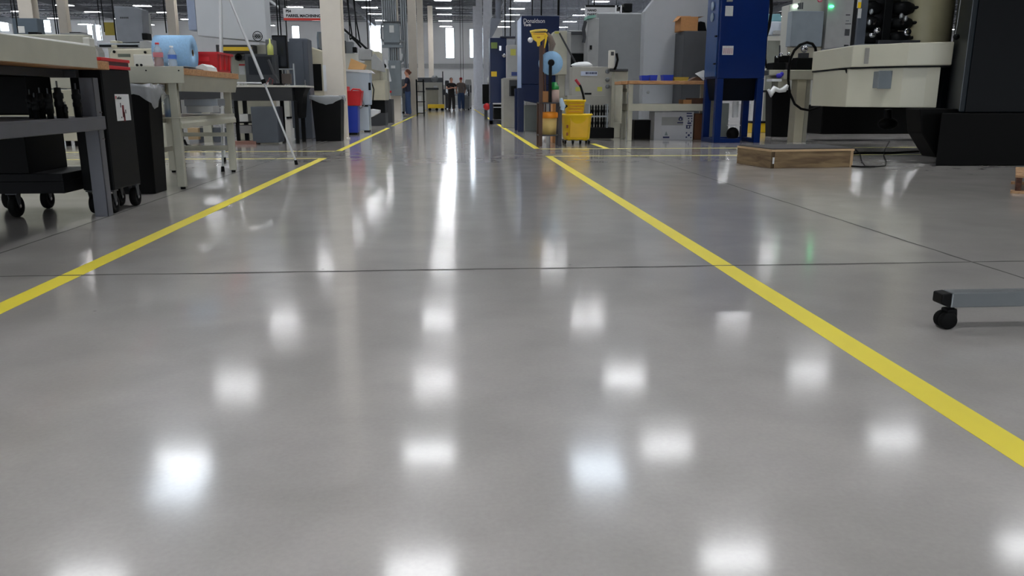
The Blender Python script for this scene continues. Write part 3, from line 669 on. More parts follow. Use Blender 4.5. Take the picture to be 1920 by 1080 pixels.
# sign
def hang_sign(px0, px1, pt, pb, Y, lines, label, stripe):
    x0, x1 = xx(px0, Y, pt), xx(px1, Y, pt); zt, zb_ = zz(pt, Y), zz(pb, Y); h = zt-zb_
    t = thing('hanging_sign', label, 'sign', ((x0+x1)/2, Y, zb_))
    obj('sign_board', MB().box(x0, x1, Y, Y+0.02, zb_, zt), mat('white sign', (222,222,224), 0.5), t)
    if stripe: obj('red_stripe', MB().box(x0, x1, Y-0.004, Y-0.0005, zb_, zb_+h*0.2), mat('sign red', (206,56,46), 0.5), t)
    for s_, sz, dx, dz in lines: text('lettering', s_, sz*h, (x0+dx*h, Y-0.002, zt-dz*h), blackink, t, 'front', off=0.004)
    obj('hanger', MB().cyl((x0+0.1, Y+0.01, zt), (x0+0.1, Y+0.01, H-0.9), 0.01, n=6), black, t)
    obj('hanger', MB().cyl((x1-0.1, Y+0.01, zt), (x1-0.1, Y+0.01, H-0.9), 0.01, n=6), black, t)
    return t
hang_sign(530.5, 606, 15, 38, 22, [('PS4', 0.30, 0.22, 0.34), ('BARREL MACHINING', 0.315, 0.22, 0.72)], 'white hanging sign with black lettering and a red stripe, left of the column', True)
# dark machine bed seen under the second bench
PXD[0] = 380
t = thing('conveyor_bed', 'dark low machine bed with beige sump seen under the second bench', 'machine', (xx(380, DY+.6), DY+0.6, 0))
obj('bed', MB().fb(300, 431, 167, 187, DY+0.5, 0.3), mat('charcoal steel',(30,31,33),0.5), t, 0.008)
obj('leg', MB().fb(436-60, 392, 187, None, DY+0.55, 0.12), beige, t); obj('leg', MB().fb(322, 334, 187, None, DY+0.55, 0.12), black, t)
obj('sump', MB().fb(352, 372, 240, 262, DY+0.5, 0.3), mat('sump tan',(170,146,110),0.6), t, .006)
obj('tank', MB().fb(372, 425, 240, 268, DY+0.6, 0.3), mat('slate cabinet', (84,90,98), 0.5), t, .006)
obj('base_rail', MB().fb(318, 418, 284, 291.5, DY-0.9, 0.1), black, t, .004)
obj('hose', MB().tube([q(345,262,DY-.9), q(350,272,DY-.9), q(362,276,DY-.9), q(375,274,DY-.9)], .02, 8), rubber, t)
# ================================================================ beyond the nearest column, left
PXD[0] = 670; CY = 18.2
parts_blue = mat('pale blue enamel', (188,200,214), 0.4, var=0.02)
t = thing('parts_washer', 'pale blue parts washer right of the nearest cream column', 'machine', (xx(670, CY), CY, 0))
obj('upper_body', MB().prism([(xx(641,CY,150), zz(132,CY)), (xx(693,CY,135), zz(134,CY)), (xx(693,CY,190), zz(197,CY)), (xx(655,CY,190), zz(197,CY))], CY, CY+0.5, 'y'), parts_blue, t, 0.015)
obj('lid', MB().prism([(xx(640,CY,130), zz(133,CY)), (xx(640,CY,130), zz(130,CY)), (xx(692,CY,130), zz(131,CY)), (xx(700,CY,136), zz(137,CY)), (xx(693,CY,137), zz(137,CY))], CY-0.03, CY+0.5, 'y'), whitep, t)
obj('lower_body', MB().box(xx(668,CY,230), xx(692,CY,230), CY, CY+0.45, 0.03, zz(198,CY)), parts_blue, t, 0.01)
obj('foot', MB().box(xx(683,CY,248), xx(693,CY,248), CY-0.01, CY+0.3, 0, 0.03), rubber, t)
obj('tray', MB().prism([(xx(694,CY,205), zz(205,CY)), (xx(709,CY,205), zz(207,CY)), (xx(709,CY,212), zz(212,CY)), (xx(695,CY,220), zz(220,CY))], CY+0.1, CY+0.6, 'y'), whitep, t)
obj('handle', MB().fb(691, 695, 155, 169, CY-0.03, 0.03), black, t)
obj('drain_hose', MB().tube([q(672,172,CY-.05), q(679,185,CY-.05), q(683,198,CY-.08), q(676,203,CY-.08), q(671,198,CY-.06)], 0.014, 8), galv, t)
obj('badge', MB().fb(679, 690, 197, 200, CY-0.01, 0.01), black, t)
solo('cardboard_carton', MB().prism([(xx(651,CY,125), zz(130,CY)), (xx(657,CY,110), zz(109,CY)), (xx(684,CY,120), zz(121,CY)), (xx(680,CY,130), zz(130,CY))], CY+0.1, CY+0.45, 'y'), mat('tan cardboard', (222,176,120), 0.85), 'tilted tan cardboard carton on top of the pale blue parts washer', 'box')
by = F(660, 253).y
t = thing('recycling_bin', 'blue bin on a black base beside the pale blue parts washer', 'bin', (xx(658, by), by, 0))
obj('bin_body', MB().taper((xx(658.5,by,225), by+0.2), 0.24, 0.36, 0.28, 0.4, 0.04, zz(199,by)), mat('deep blue plastic', (16,50,160), 0.4), t, 0.01)
obj('base', MB().box(xx(650,by,250), xx(670,by,250), by+0.02, by+0.38, 0, 0.04), black, t)
t = thing('plastic_bin', 'red plastic bin resting on the blue bin beside the column', 'bin', (xx(658, by), by+0.2, zz(199,by)))
xc = xx(661,by,180)
obj('bin_body', MB().taper((xc, by+0.2), 0.28, 0.36, 0.37, 0.42, zz(198.5,by), zz(170,by)), red, t, 0.012)
obj('raised_back', MB().box(xc-0.19, xc-0.10, by, by+0.42, zz(172,by), zz(162,by)), red, t, 0.008)
obj('rim', MB().tube([(xc-0.02,by,zz(170,by)), (xc+0.02,by-0.02,zz(167,by)), (xc+0.15,by-0.02,zz(168,by)), (xc+0.19,by,zz(173,by))], 0.018, 8), red, t)
# row of beige machines beyond
def lathe_machine(px0, px1, pt, pb, Y, d, label, m, dark=0.35, ledx=None):
    x0, x1 = xx(px0, Y, 150), xx(px1, Y, 150); z1 = zz(pt, Y); w = x1-x0
    t = thing('machine_tool', label, 'machine', ((x0+x1)/2, Y, 0))
    zm = z1*0.45
    obj('base', MB().box(x0+w*.04, x1-w*.02, Y+0.05, Y+d, 0.06, zm), m, t, 0.01)
    obj('enclosure', MB().prism([(x0, zm), (x0, z1*0.93), (x0+w*.1, z1), (x1-w*.08, z1), (x1, z1*0.9), (x1, zm)], Y, Y+d*0.97, 'y'), m, t, 0.012)
    obj('door', MB().box(x0+w*.12, x0+w*.72, Y-0.02, Y-0.001, zm*1.02, z1*0.88), m, t, 0.006)
    obj('viewing_window', MB().box(x0+w*.2, x0+w*.62, Y-0.028, Y-0.021, z1*0.58, z1*0.82), mat('machine window', (60,66,74), 0.1), t)
    obj('control_panel', MB().box(x0+w*.78, x0+w*.97, Y-0.05, Y-0.001, z1*0.55, z1*0.8), dkgrey, t, 0.005)
    obj('door_handle', MB().box(x0+w*.68, x0+w*.7, Y-0.06, Y-0.021, z1*0.55, z1*0.72), chrome, t)
    fe = MB()
    for x in (x0+w*.1, x1-w*.15):
        for y in (Y+0.12, Y+d-0.2): fe.cyl((x, y, 0), (x, y, 0.06), 0.05, n=10)
    obj('levelling_feet', fe, rubber, t)
    return t
t = thing('grinding_machine', 'cream grinding machine with stepped top behind the parts washer', 'machine', (xx(700, 22), 22, 0))
obj('base', MB().fb(690, 722, 150, 188, 22, 1.2), beige2, t, 0.015)
obj('column', MB().fb(684, 712, 96, 150, 22.2, 0.9), beige2, t, 0.015)
obj('head', MB().fb(672, 696, 92, 112, 21.9, 0.8), ltgrey, t, 0.012)
obj('spindle_cover', MB().prism([(xx(697,22,100),zz(130,22)), (xx(697,22,100),zz(108,22)), (xx(703,22,100),zz(101,22)), (xx(716,22,118),zz(116,22)), (xx(720,22,130),zz(135,22))], 21.8, 22.6, 'y'), ltgrey, t, 0.01)
obj('underframe', MB().fb(692, 722, 188, 212, 22.1, 1.0), black, t)
obj('foot', MB().box(xx(695,22,220), xx(722,22,220), 22.1, 23, 0, zz(212,22)), dkgrey, t)
obj('control_cable', MB().tube([q(697,155,21.9), q(701,168,21.85), q(699,190,21.85), q(695,200,21.9)], 0.015, 6), black, t)
t = thing('robot_loader', 'grey robot loader arm with black cables beside the cream column', 'machine', (xx(655, 24), 24, 0))
obj('base', MB().fb(642, 668, 100, None, 24, 0.6), offwhite, t, 0.01)
obj('arm', MB().fb(648, 661, 78, 100, 24, 0.4), midgrey, t, 0.01)
obj('housing', MB().fb(640, 650, 62, 78, 24.1, 0.4), ltgrey, t, 0.01)
obj('motor', MB().fb(639, 648, 76, 100, 23.95, 0.3).fb(661, 668, 88, 98, 23.95, 0.3), black, t, 0.01)
obj('hose', MB().tube([q(628,46,23.8), q(645,55,23.8), q(660,68,23.8), q(675,80,23.8), q(688,92,23.8), q(697,101,23.8)], 0.03, 8), black, t)
obj('hose', MB().tube([q(656,74,23.9), q(660,71,23.9), q(668,78,23.9), q(677,89,23.9)], 0.03, 8), black, t)
t = thing('machine_console', 'pale machine console with dark legs beyond the parts washer', 'machine', (xx(712, 24), 24, 0))
obj('body', MB().fb(706, 726, 128, 190, 25, 0.8), beige, t, 0.01)
obj('handwheel', MB().lathe([(0,-0.02),(0.05,-0.02),(0.07,0),(0.05,0.02),(0,0.02)], q(720,124,24.9), 14, 'y'), black, t)
obj('lower_body', MB().box(xx(712,24,200), xx(732,24,200), 24.6, 25.4, 0, zz(186,24.6)), dkgrey, t, 0.01)
# electrical column with panels and conduits
EY = F(742, 226).y; ex = xx(742, EY, 222)
column(ex, EY, 0.34, 'second cream column carrying the grey electrical panels', m=colm)
t = thing('electrical_enclosure', 'upper grey electrical enclosure with a pale label on the second column', 'electrical panel', (xx(735, EY-.3), EY-0.3, zz(82,EY-.3)))
ya = EY-0.3
obj('enclosure', MB().fb(718.5, 749, 42, 80, ya, 0.28), elecgrey, t, 0.01)
obj('hood', MB().fb(717.5, 750, 40, 42.5, ya-0.03, 0.31), dkgrey, t)
obj('data_label', MB().fb(730, 738.5, 47.5, 61, ya-0.01, 0.009), ltag, t)
obj('bus_gutter', MB().fb(716, 755, 84, 89, ya+0.02, 0.26).fb(720, 748, 80.2, 84, ya+0.06, 0.2), elecgrey, t, 0.006)
t = thing('electrical_enclosure', 'lower tall grey electrical enclosure hanging near the floor on the second column', 'electrical panel', (xx(740, ya), ya, zz(180,ya)))
obj('enclosure', MB().prism([(xx(728,ya,113),zz(113,ya)), (xx(751,ya,113),zz(113,ya)), (xx(753,ya,180),zz(179.5,ya)), (xx(732,ya,180),zz(179.5,ya))], ya, ya+0.28, 'y'), elecgrey, t, 0.01)
obj('data_label', MB().fb(733, 741, 123, 128, ya-0.01, 0.009), ltag, t); obj('switch_handle', MB().fb(731, 734, 170, 174, ya-0.03, 0.03), red, t)
ci = 0
for px, pt_, pb_, r in [(718,-300,40,.03),(722,-300,40,.033),(726,-300,40,.033),(730,-300,40,.033),(734,-300,40,.033),(738,-300,40,.033),(742,-300,40,.033),(753,-300,100,.035),(757,-300,126,.035),(761,-300,127,.03),
                        (728,89,113,.033),(732,89,113,.033),(736,89,113,.033),(740,89,113,.033),(745,89,113,.033)]:
    zt_ = min(zz(pt_, ya), H-1.0); x = xx(px, ya, 60)
    solo('hanging_conduit' if pb_ > 90 and pt_ < 0 else 'conduit', MB().cyl((x, ya+0.14, zz(pb_, ya)), (x, ya+0.14, zt_), r, n=10), galv, ('grey steel conduit running up from the upper electrical enclosure' if pb_ == 40 else 'grey conduit joining the two electrical enclosures' if pb_ == 113 else 'long thin conduit running up beside the electrical enclosures'), 'conduit', group=('conduits above the upper enclosure' if pb_ == 40 else 'conduits between the enclosures' if pb_ == 113 else 'conduits beside the enclosures')); ci += 1
solo('conduit', MB().tube([q(749,77,ya-.02), q(757,78,ya-.02), q(758.5,82,ya-.02), q(757,105,ya-.02), q(755,114,ya-.02), q(751,117,ya-.02)], 0.035, 8), midgrey, 'bent grey conduit looping from the upper enclosure to the lower one', 'conduit')
solo('conduit', MB().tube([q(716,44,ya-.02), q(714.5,55,ya-.02), q(715,72,ya-.02), q(719,78,ya-.02)], 0.03, 8), midgrey, 'short bent conduit on the aisle-far edge of the upper enclosure', 'conduit')
solo('squeegee', MB().cyl(F(738,226)+Vector((0,-0.5,0)), q(727,154,ya-0.2), 0.018, n=8).cyl(q(722.5,112,ya-.2), q(731,153,ya-.2), 0.055, n=8), whitep, 'white long handled squeegee leaning on the lower electrical enclosure', 'squeegee')
for k_, (Y_, lab) in enumerate(((41.2,'third cream column left of the aisle, beside the woman'),(54.7,'fourth cream column along the left of the aisle'),(68.2,'fifth and farthest cream column along the left aisle'))):
    column(xx({0:775,1:790,2:809}[k_], Y_, 150), Y_, 0.4, lab, m=colm)
for px, Y_, w_, lab in ((58,26,0.4,'cream column above the grey machine in the upper left corner'),(125,41,0.38,'cream column far left, standing behind the low beige machine'),(327,41,0.40,'cream column seen between the grey machine tower and white enclosure'),
                        (915,41.2,0.42,'pale column right of the aisle beside the small blue dust collector'),(899,54.7,0.4,'pale column right of the aisle within the clear curtain'),(892,68.2,0.4,'farthest pale column right of the aisle')):
    column(xx(px, Y_, 100), Y_, w_, lab, m=colm if px < 800 else mat('pale grey column', (214,216,224), 0.5))
# machines in the upper left
PXD[0] = 150; GY = 13.2
t = thing('machine_tool', 'long low beige machine behind the nearest workbench', 'machine', (xx(100, GY), GY, 0))
obj('bed', MB().fb(-60, 158, 64, 92, GY, 0.3), beige, t, 0.02)
obj('body', MB().fb(-60, 150, 92, 166, GY+0.05, 0.3), beige, t, 0.01)
obj('apron_panel', MB().box(xx(-60,GY,200), xx(168,GY,200), GY-0.02, GY+0.35, 0.28, zz(168,GY)), mat('deeper beige enamel',(170,166,146),0.5), t, 0.01)  # lower panel in a slightly deeper beige
obj('plinth', MB().box(xx(-55,GY,250), xx(165,GY,250), GY+0.02, GY+0.33, 0.08, 0.27), beige2, t, 0.01)
fe = MB()
for px in (75, 123, 140, 0): fe.cyl((xx(px,GY,270), GY+0.1, 0), (xx(px,GY,270), GY+0.1, 0.1), 0.04, n=10)
obj('levelling_feet', fe, rubber, t)
obj('tailstock', MB().fb(155, 168, 70, 100, GY-0.1, 0.2), offwhite, t, 0.02)
obj('status_box', MB().fb(53, 70, 60, 66, GY+0.2, 0.15), black, t)
UY = 11.6
t = thing('surface_grinder', 'cream surface grinder head behind the tool cart and drink bottle', 'machine', (xx(245, UY), UY, 0))
obj('table', MB().fb(183, 262, 81, 89, UY+0.3, 0.2), galv, t, 0.006)
obj('t_slot', MB().fb(186, 258, 84, 88, UY+0.28, 0.02), black, t)
obj('saddle', MB().prism([(xx(205,UY,100),zz(126,UY)), (xx(205,UY,100),zz(100,UY)), (xx(212,UY,92),zz(92,UY)), (xx(288,UY,92),zz(90,UY)), (xx(292,UY,120),zz(126,UY))], UY, UY+0.28, 'y'), beige2, t, 0.02)
obj('gearbox', MB().fb(250, 292, 102, 124, UY-0.1, 0.09), offwhite, t, 0.012)
obj('vise', MB().fb(206, 220, 76, 84, UY+0.4, 0.2).fb(208, 218, 84, 90, UY+0.25, 0.2), beige2, t, 0.01)
obj('headstock', MB().prism([(xx(255,UY,80),zz(90,UY)), (xx(256,UY,80),zz(76,UY)), (xx(270,UY,80),zz(74,UY)), (xx(290,UY,80),zz(82,UY)), (xx(290,UY,90),zz(90,UY))], UY+0.1, UY+0.35, 'y'), ltgrey, t, 0.01)
obj('pedestal', MB().box(xx(200,UY,200), xx(300,UY,200), UY+0.1, UY+0.5, 0, zz(126.5,UY)), beige, t, 0.01)
obj('knob', MB().ball(q(214,97,UY-.02), 0.02).ball(q(272,98,UY-.02), 0.018).ball(q(257,122,UY-.12), 0.018).ball(q(265,122,UY-.12), 0.018), black, t)
obj('nameplate', MB().fb(221, 244, 101, 107, UY-0.01, 0.009), mat('olive plate',(90,96,84),0.5), t)
TY = 17.0
t = thing('machine_tower', 'tall grey machine tower with small dark lettering, upper left', 'machine', (xx(245, TY), TY, 0))
tg = mat('cool grey enclosure', (120,124,132), 0.45)
obj('tower', MB().prism([(xx(216,TY,40),zz(11,TY)), (xx(255,TY,40),zz(12,TY)), (xx(268,TY,40),zz(16,TY)), (xx(268,TY,60),zz(78,TY)), (xx(218,TY,60),zz(80,TY))], TY, TY+0.35, 'y'), tg, t, 0.01)
obj('rear_cover', MB().fb(264, 272, 24, 62, TY+0.2, 0.35), ltgrey, t, 0.01)
mk = MB()
for k in range(5): mk.fb(225+k*3.3, 227.6+k*3.3, 31.6, 34.8, TY-0.004, 0.003)
obj('lettering', mk, dkgrey, t)
obj('body', MB().box(xx(205,TY,150), xx(300,TY,150), TY+0.1, TY+0.8, 0, zz(80.5,TY)), beige, t, 0.01)
obj('dark_motor', MB().fb(266, 276, 62, 74, TY-0.05, 0.25), black, t, 0.01)
t = thing('machine_cabinet', 'dark grey machine cabinet with a white notice, upper left corner', 'machine', (xx(50, 24), 24, 0))
obj('body', MB().fb(22, 68, 34, None, 24, 0.4), mat('blue grey enclosure', (86,98,108), 0.5), t, 0.01)
obj('notice', MB().fb(34, 46, 49, 62, 23.99, 0.009), paper, t)
t = thing('machine_cabinet', 'grey box machine above the beige machine, beside the cream column', 'machine', (xx(150, 30), 30, 0))
obj('body', MB().fb(112, 155, 62, None, 30, 0.8), ltgrey, t, 0.02); obj('cap', MB().fb(130, 150, 60, 62, 30.1, 0.6), dkgrey, t)
solo('plastic_curtain', MB().fb(196, 216, 42, 66, 38, 0.05), mat('amber vinyl', (190,170,70), 0.4), 'amber vinyl welding curtain in the distance left of the grey tower', 'curtain')

# woman by the column, machines in the far aisle
t = thing('parts_rack', 'dark wire parts rack with white boxes behind the woman', 'rack', (xx(790, 33), 33, 0))
RY = 33.5
fr = MB()
for px in (781, 794):
    x = xx(px, RY, 180)
    for y in (RY, RY+0.5): fr.box(x-0.02, x+0.02, y-0.02, y+0.02, 0, 1.45)
obj('frame', fr, black, t)
for z in (0.1, 0.55, 0.95, 1.35): obj('shelf', MB().box(xx(780,RY,180), xx(796,RY,180), RY-0.02, RY+0.52, z, z+0.03), black, t)
for a_, b_, z, h, lab in ((781,800,0.13,0.25,'lower'),(781,798,0.58,0.22,'middle'),(782,792,0.98,0.25,'upper')):
    solo('storage_box', MB().box(xx(a_+2,RY,180), xx(b_-8,RY,180), RY+0.04, RY+0.4, z+0.002, z+h), paper if lab != 'upper' else blackp, ('white' if lab != 'upper' else 'black')+' box on the '+lab+' shelf of the far wire rack', 'box')
t = thing('machine_cabinet', 'beige cabinet with a dark top standing above the far yellow cart', 'cabinet', (xx(810, 48.5), 48.5, 0))
obj('body', MB().fb(799, 821, 168, None, 48.5, 0.7), mat('drab beige enamel', (166,164,150), 0.5), t, 0.01); obj('top', MB().fb(798, 822, 164.5, 168, 48.4, 0.8), dkgrey, t)
obj('screen', MB().fb(813, 820, 161, 164.5, 48.6, 0.1), whitep, t)
KY = F(815, 208).y
t = thing('floor_cart', 'low yellow cart on dark wheels in the far aisle', 'cart', (xx(817, KY), KY, 0))
obj('deck', MB().box(xx(802,KY,200), xx(833,KY,200), KY, KY+0.9, 0.14, 0.36), yellow, t, 0.02)
for px in (806, 819, 829):
    obj('wheel', MB().cyl((xx(px,KY,205), KY+0.0, 0.08), (xx(px,KY,205), KY+0.06, 0.08), 0.08, n=14), rubber, t)
t = thing('wall_machine', 'long dark grey machine with pale legs across the far aisle', 'machine', (xx(805, 50), 50, 0))
obj('body', MB().fb(780, 831, 145.5, 154, 52, 1.0), mat('dark slate',(84,88,94),0.5), t, 0.02)
obj('turret', MB().lathe([(0,0),(0.22,0),(0.22,-0.1),(0.1,-0.2),(0,-0.2)], q(815,148,51.9), 16, 'y'), midgrey, t)
obj('base', MB().fb(782, 829, 155, None, 52.1, 0.9), offwhite, t, 0.01)
obj('post', MB().fb(829, 831, 134, None, 51.8, 0.1), dkgrey, t)
for i_, (px0, px1, pt, Y_, m_, lab) in enumerate(((834,842,150,52,dkgrey,'dark far machine behind the person in black'),(868,880,158,50,midgrey,'grey far machine behind the person in the red cap'),(872,884,148,56,ltgrey,'pale far machine at the end of the clear curtain'))):
    lathe_machine(px0, px1, pt, 200, Y_, 1.2, lab, m_)
# ================================================================ right side, far to near
PXD[0] = 1010
navy2 = mat('dark navy enamel', (6,16,44), 0.4)
vinyl = film('clear vinyl curtain', (196,200,212), 0.34, 0.12)
t = thing('strip_curtain', 'tall clear vinyl curtain running down the right of the far aisle', 'curtain', (1.95, 58, 0))
for k in range(22):
    y = 43.5+k*1.45; w_ = 0.03*(1 if k % 2 else -1)
    obj('vinyl_strip', MB().box(1.95+w_, 1.958+w_, y, y+1.5, 0.03, 5.6), vinyl, t)
obj('track', MB().box(1.86, 2.04, 43.4, 75.6, 5.6, 5.72), galv, t)
t = thing('strip_curtain', 'clear vinyl curtain hanging high behind the blue dust collectors', 'curtain', (4.5, 40, 0))
for k in range(12):
    x = 2.35+k*0.62; w_ = 0.03*(1 if k % 2 else -1)
    obj('vinyl_strip', MB().box(x, x+0.66, 40.5+w_, 40.508+w_, 0.03, 6.3), vinyl, t)
obj('track', MB().box(2.3, 9.9, 40.4, 40.6, 6.3, 6.42), galv, t)
solo('hanging_duct', MB().prism([(xx(921,36,45),zz(34,36)), (xx(940,36,40),zz(36,36)), (xx(925,36,60),zz(66,36)), (xx(918,36,60),zz(72,36))], 36, 36.8, 'y').cyl((xx(935,36,30), 36.4, zz(36,36)), (xx(935,36,30), 36.4, 7.8), 0.12), mat('duct grey', (140,146,160), 0.5), 'pale grey duct elbow hanging above the small blue dust collector', 'duct')

# people helper lives in 50_people
# small blue collector
SY = F(935, 233).y
t = thing('dust_collector', 'small navy dust collector with yellow labels beside the far yellow line', 'dust collector', (xx(934,SY), SY, 0))
obj('cabinet', MB().fb(919, 950, 71, 193, SY, 0.9), navy, t, 0.012)
obj('cap', MB().fb(938, 967, 68, 71, SY-0.02, 0.5), navy2, t, 0.01)
obj('leg', MB().fb(918, 924, 193, None, SY, 0.07), navy, t); obj('leg', MB().fb(918, 924, 193, None, SY+0.8, 0.07), navy, t)
obj('leg', MB().fb(942, 947, 193, None, SY, 0.07), navy, t); obj('base_frame', MB().fb(918, 948, 226, 233, SY+0.0, 0.9), navy2, t)
obj('yellow_label', MB().fb(921, 931.5, 134, 143.5, SY-0.008, 0.007), yellow, t, label='yellow label')
obj('control_box', MB().fb(921, 932.5, 79.5, 91, SY-0.08, 0.079), mat('olive green box', (120,140,70), 0.5), t, 0.004)
obj('gauge', MB().lathe([(0,-0.03),(0.05,-0.03),(0.06,0),(0,0)], q(945,104,SY), 16, 'y'), chrome, t); obj('switch', MB().fb(936, 940, 86, 95, SY-0.05, 0.05), chrome, t)
obj('opening', MB().fb(926, 948, 196, 224, SY+0.1, 0.7), black, t)
obj('cross_rail', MB().fb(925, 941, 194, 195.4, SY-0.01, 0.03).fb(925, 941, 200.5, 202, SY-0.01, 0.03), whitep, t)
solo('paint_can', MB().fb(926, 931, 220, 232.5, SY-0.1, 0.08).fb(934, 938, 220, 232, SY-0.1, 0.08), mat('red brown can', (120,40,36), 0.5), 'small red brown cans under the small navy dust collector', 'can') if False else None
t = thing('control_cabinet', 'slim grey control cabinet standing between the two blue dust collectors', 'cabinet', (xx(960,20.5), 20.5, 0))
obj('upper_box', MB().fb(950.5, 971, 84, 147, 20.5, 0.4), ltgrey, t, 0.01)
obj('yellow_label', MB().fb(957, 967, 92, 104, 20.49, 0.009), mat('dull yellow label',(180,178,80),0.5), t)
obj('nameplate', MB().fb(959, 970, 135, 142, 20.49, 0.009), mat('blue plate',(50,70,130),0.4), t)
obj('lower_body', MB().fb(944, 975, 146, None, 20.3, 1.0), mat('pale warm grey',(150,148,142),0.5), t, 0.01)
obj('niche', MB().fb(955, 971, 150, 180, 20.28, 0.02), dkgrey, t); obj('motor', MB().fb(958, 968, 161, 179, 20.2, 0.08), black, t, 0.01)
t = thing('trash_bin', 'small black bin at the foot of the pale far right column', 'trash bin', (xx(911,28), 28, 0))
obj('bin_body', MB().fb(905, 917, 158, 195, 28, 0.3), blackp, t, 0.01); obj('pedestal', MB().fb(908, 914, 195, None, 28.1, 0.1), dkgrey, t)
p_ = q(913, 200, 26)
reel_ = solo('hose_reel', MB().lathe([(0,-0.06),(0.1,-0.06),(0.11,0),(0.1,0.06),(0,0.06)], (p_.x, 26, p_.z), 18, 'y'), red, 'red round hose reel on a thin dark stand beside the small black bin', 'hose reel')
obj('stand', MB().box(p_.x-0.02, p_.x+0.02, 26.07, 26.11, 0, p_.z), dkgrey, reel_)
solo('spray_bottle', MB().lathe([(0,0),(0.04,0),(0.04,0.18),(0.012,0.24),(0.012,0.28),(0,0.28)], (xx(916,28,155), 28.1, zz(158,28)), 12), ltag, 'small pale spray bottle standing on the small black bin', 'bottle')

# Donaldson collector
OY = F(977, 248).y
t = thing('dust_collector', 'tall navy dust collector with white maker lettering near its top', 'dust collector', (xx(1012,OY), OY, 0))
obj('cabinet', MB().prism([(xx(978,OY,110), OY), (xx(1048,OY,110), OY), (xx(1048,OY,110), OY+1.1), (xx(978,OY,110)-0.0, OY+1.1)], zz(158,OY), zz(30,OY), 'z'), navy, t, 0.012)
obj('side_panel', MB().box(xx(978,OY,110)-0.012, xx(978,OY,110)-0.001, OY+0.02, OY+1.08, zz(165,OY), zz(31,OY)), mat('pale blue side panel', (150,172,210), 0.3), t, 0.004)
obj('hopper', MB().prism([(xx(978,OY,165), zz(158.2,OY)), (xx(1048,OY,165), zz(158.2,OY)), (xx(1048,OY,185), zz(184,OY)), (xx(1010,OY,190), zz(194,OY)), (xx(978,OY,185), zz(188,OY))], OY+0.01, OY+1.05, 'y'), navy, t, 0.008)
for px in (971, 1040):
    for dy in (0.0, 0.95): obj('leg', MB().box(xx(px,OY,220), xx(px,OY,220)+0.13, OY+dy, OY+dy+0.1, 0, zz(165,OY)), navy, t, 0.006)
text('lettering', 'Donaldson', 0.125, (xx(981,OY,44), OY-0.004, zz(43.0,OY)), whitep, t, 'front', sx=0.85)
text('lettering', 'Torit', 0.075, (xx(981.5,OY,47), OY-0.004, zz(49.0,OY)), whitep, t, 'front', off=0.003)
solo('floor_fitting', MB().cyl(F(986,244)+Vector((0,0.2,0)), F(986,244)+Vector((0,0.2,0.25)), 0.03), whitep, 'short white pipe fitting on the floor by the tall dust collector leg', 'pipe fitting')
solo('grey_cabinet_box', MB().fb(984, 1009, 197, None, OY+0.6, 0.3), mat('green grey enamel',(120,126,124),0.5), 'green grey box standing under the tall navy dust collector', 'box', bevel=0.008).name = 'equipment_box'

# beige machine upright with arm
VY = 16.8
t = thing('machine_tool', 'beige machine upright with a dark strut behind the blue towel roll', 'machine', (xx(1052,VY), VY, 0))
obj('upright', MB().prism([(xx(1033,VY,80),zz(70,VY)), (xx(1040,VY,80),zz(58,VY)), (xx(1063,VY,80),zz(57,VY)), (xx(1063,VY,130),zz(140,VY)), (xx(1036,VY,130),zz(140,VY))], VY, VY+0.5, 'y'), beige, t, 0.01)
obj('yellow_label', MB().fb(1040, 1048, 59, 63, VY-0.008, 0.007), mat('dull yellow label',(180,178,80),0.5), t)
obj('side_frame', MB().fb(1060, 1070, 60, 180, VY+0.1, 0.5), ltgrey, t, 0.008)
obj('strut', MB().tube([q(1049,62,VY-.05), q(1064,90,VY-.06), q(1080,119,VY-.05)], 0.018, 8), dkgrey, t)
obj('lower_cabinet', MB().fb(1046, 1066, 140, None, VY+0.15, 0.4), mat('drab beige enamel',(166,164,150),0.5), t, 0.01)
t = thing('machining_center', 'large grey machining centre with a curved shoulder behind the beige chiller', 'machine', (xx(1150,19), 19, 0))
mcg = mat('medium grey enclosure', (132,134,137), 0.45, var=0.03)
NY = 19.0
obj('enclosure', MB().fb(1120, 1208, 24, None, NY, 0.7), mcg, t, 0.03)
obj('shoulder', MB().prism([(xx(1098,NY,100),zz(200,NY)), (xx(1098,NY,100),zz(44,NY)), (xx(1100,NY,100),zz(38,NY)), (xx(1119,NY,100),zz(34,NY)), (xx(1119,NY,100),zz(200,NY))], NY-0.2, NY+0.3, 'y'), ltgrey, t, 0.015)
obj('tank', MB().fb(1066, 1098, 57, 100, NY+0.4, 0.5), ltgrey, t, 0.02)
obj('recess', MB().fb(1068, 1096, 97, None, NY+0.5, 0.4), black, t)
obj('beam', MB().fb(1064, 1098, 59, 64, NY+0.3, 0.09), dkgrey, t)
obj('teal_chute', MB().prism([(xx(1098,NY,35),zz(37,NY)), (xx(1098,NY,35),zz(31,NY)), (xx(1112,NY,30),zz(29,NY)), (xx(1114,NY,30),zz(33,NY))], NY-0.25, NY+0.2, 'y'), mat('teal paint',(130,180,165),0.5), t)
obj('switch', MB().fb(1106, 1110, 85, 93, NY-0.23, 0.03), black, t)
obj('hose', MB().tube([q(1098,40,NY-.25), q(1094,55,NY-.25), q(1096,70,NY-.25), q(1094,80,NY-.25)], 0.04, 8), dkgrey, t)
obj('motor', MB().fb(1170, 1186, 6, 22, NY+0.2, 0.5).fb(1160, 1172, 12, 18, NY+0.2, 0.4), black, t, 0.02)
obj('bracket', MB().fb(1154, 1156, 10, 24, NY+0.1, 0.05).fb(1164, 1166, 10, 24, NY+0.1, 0.05), whitep, t)
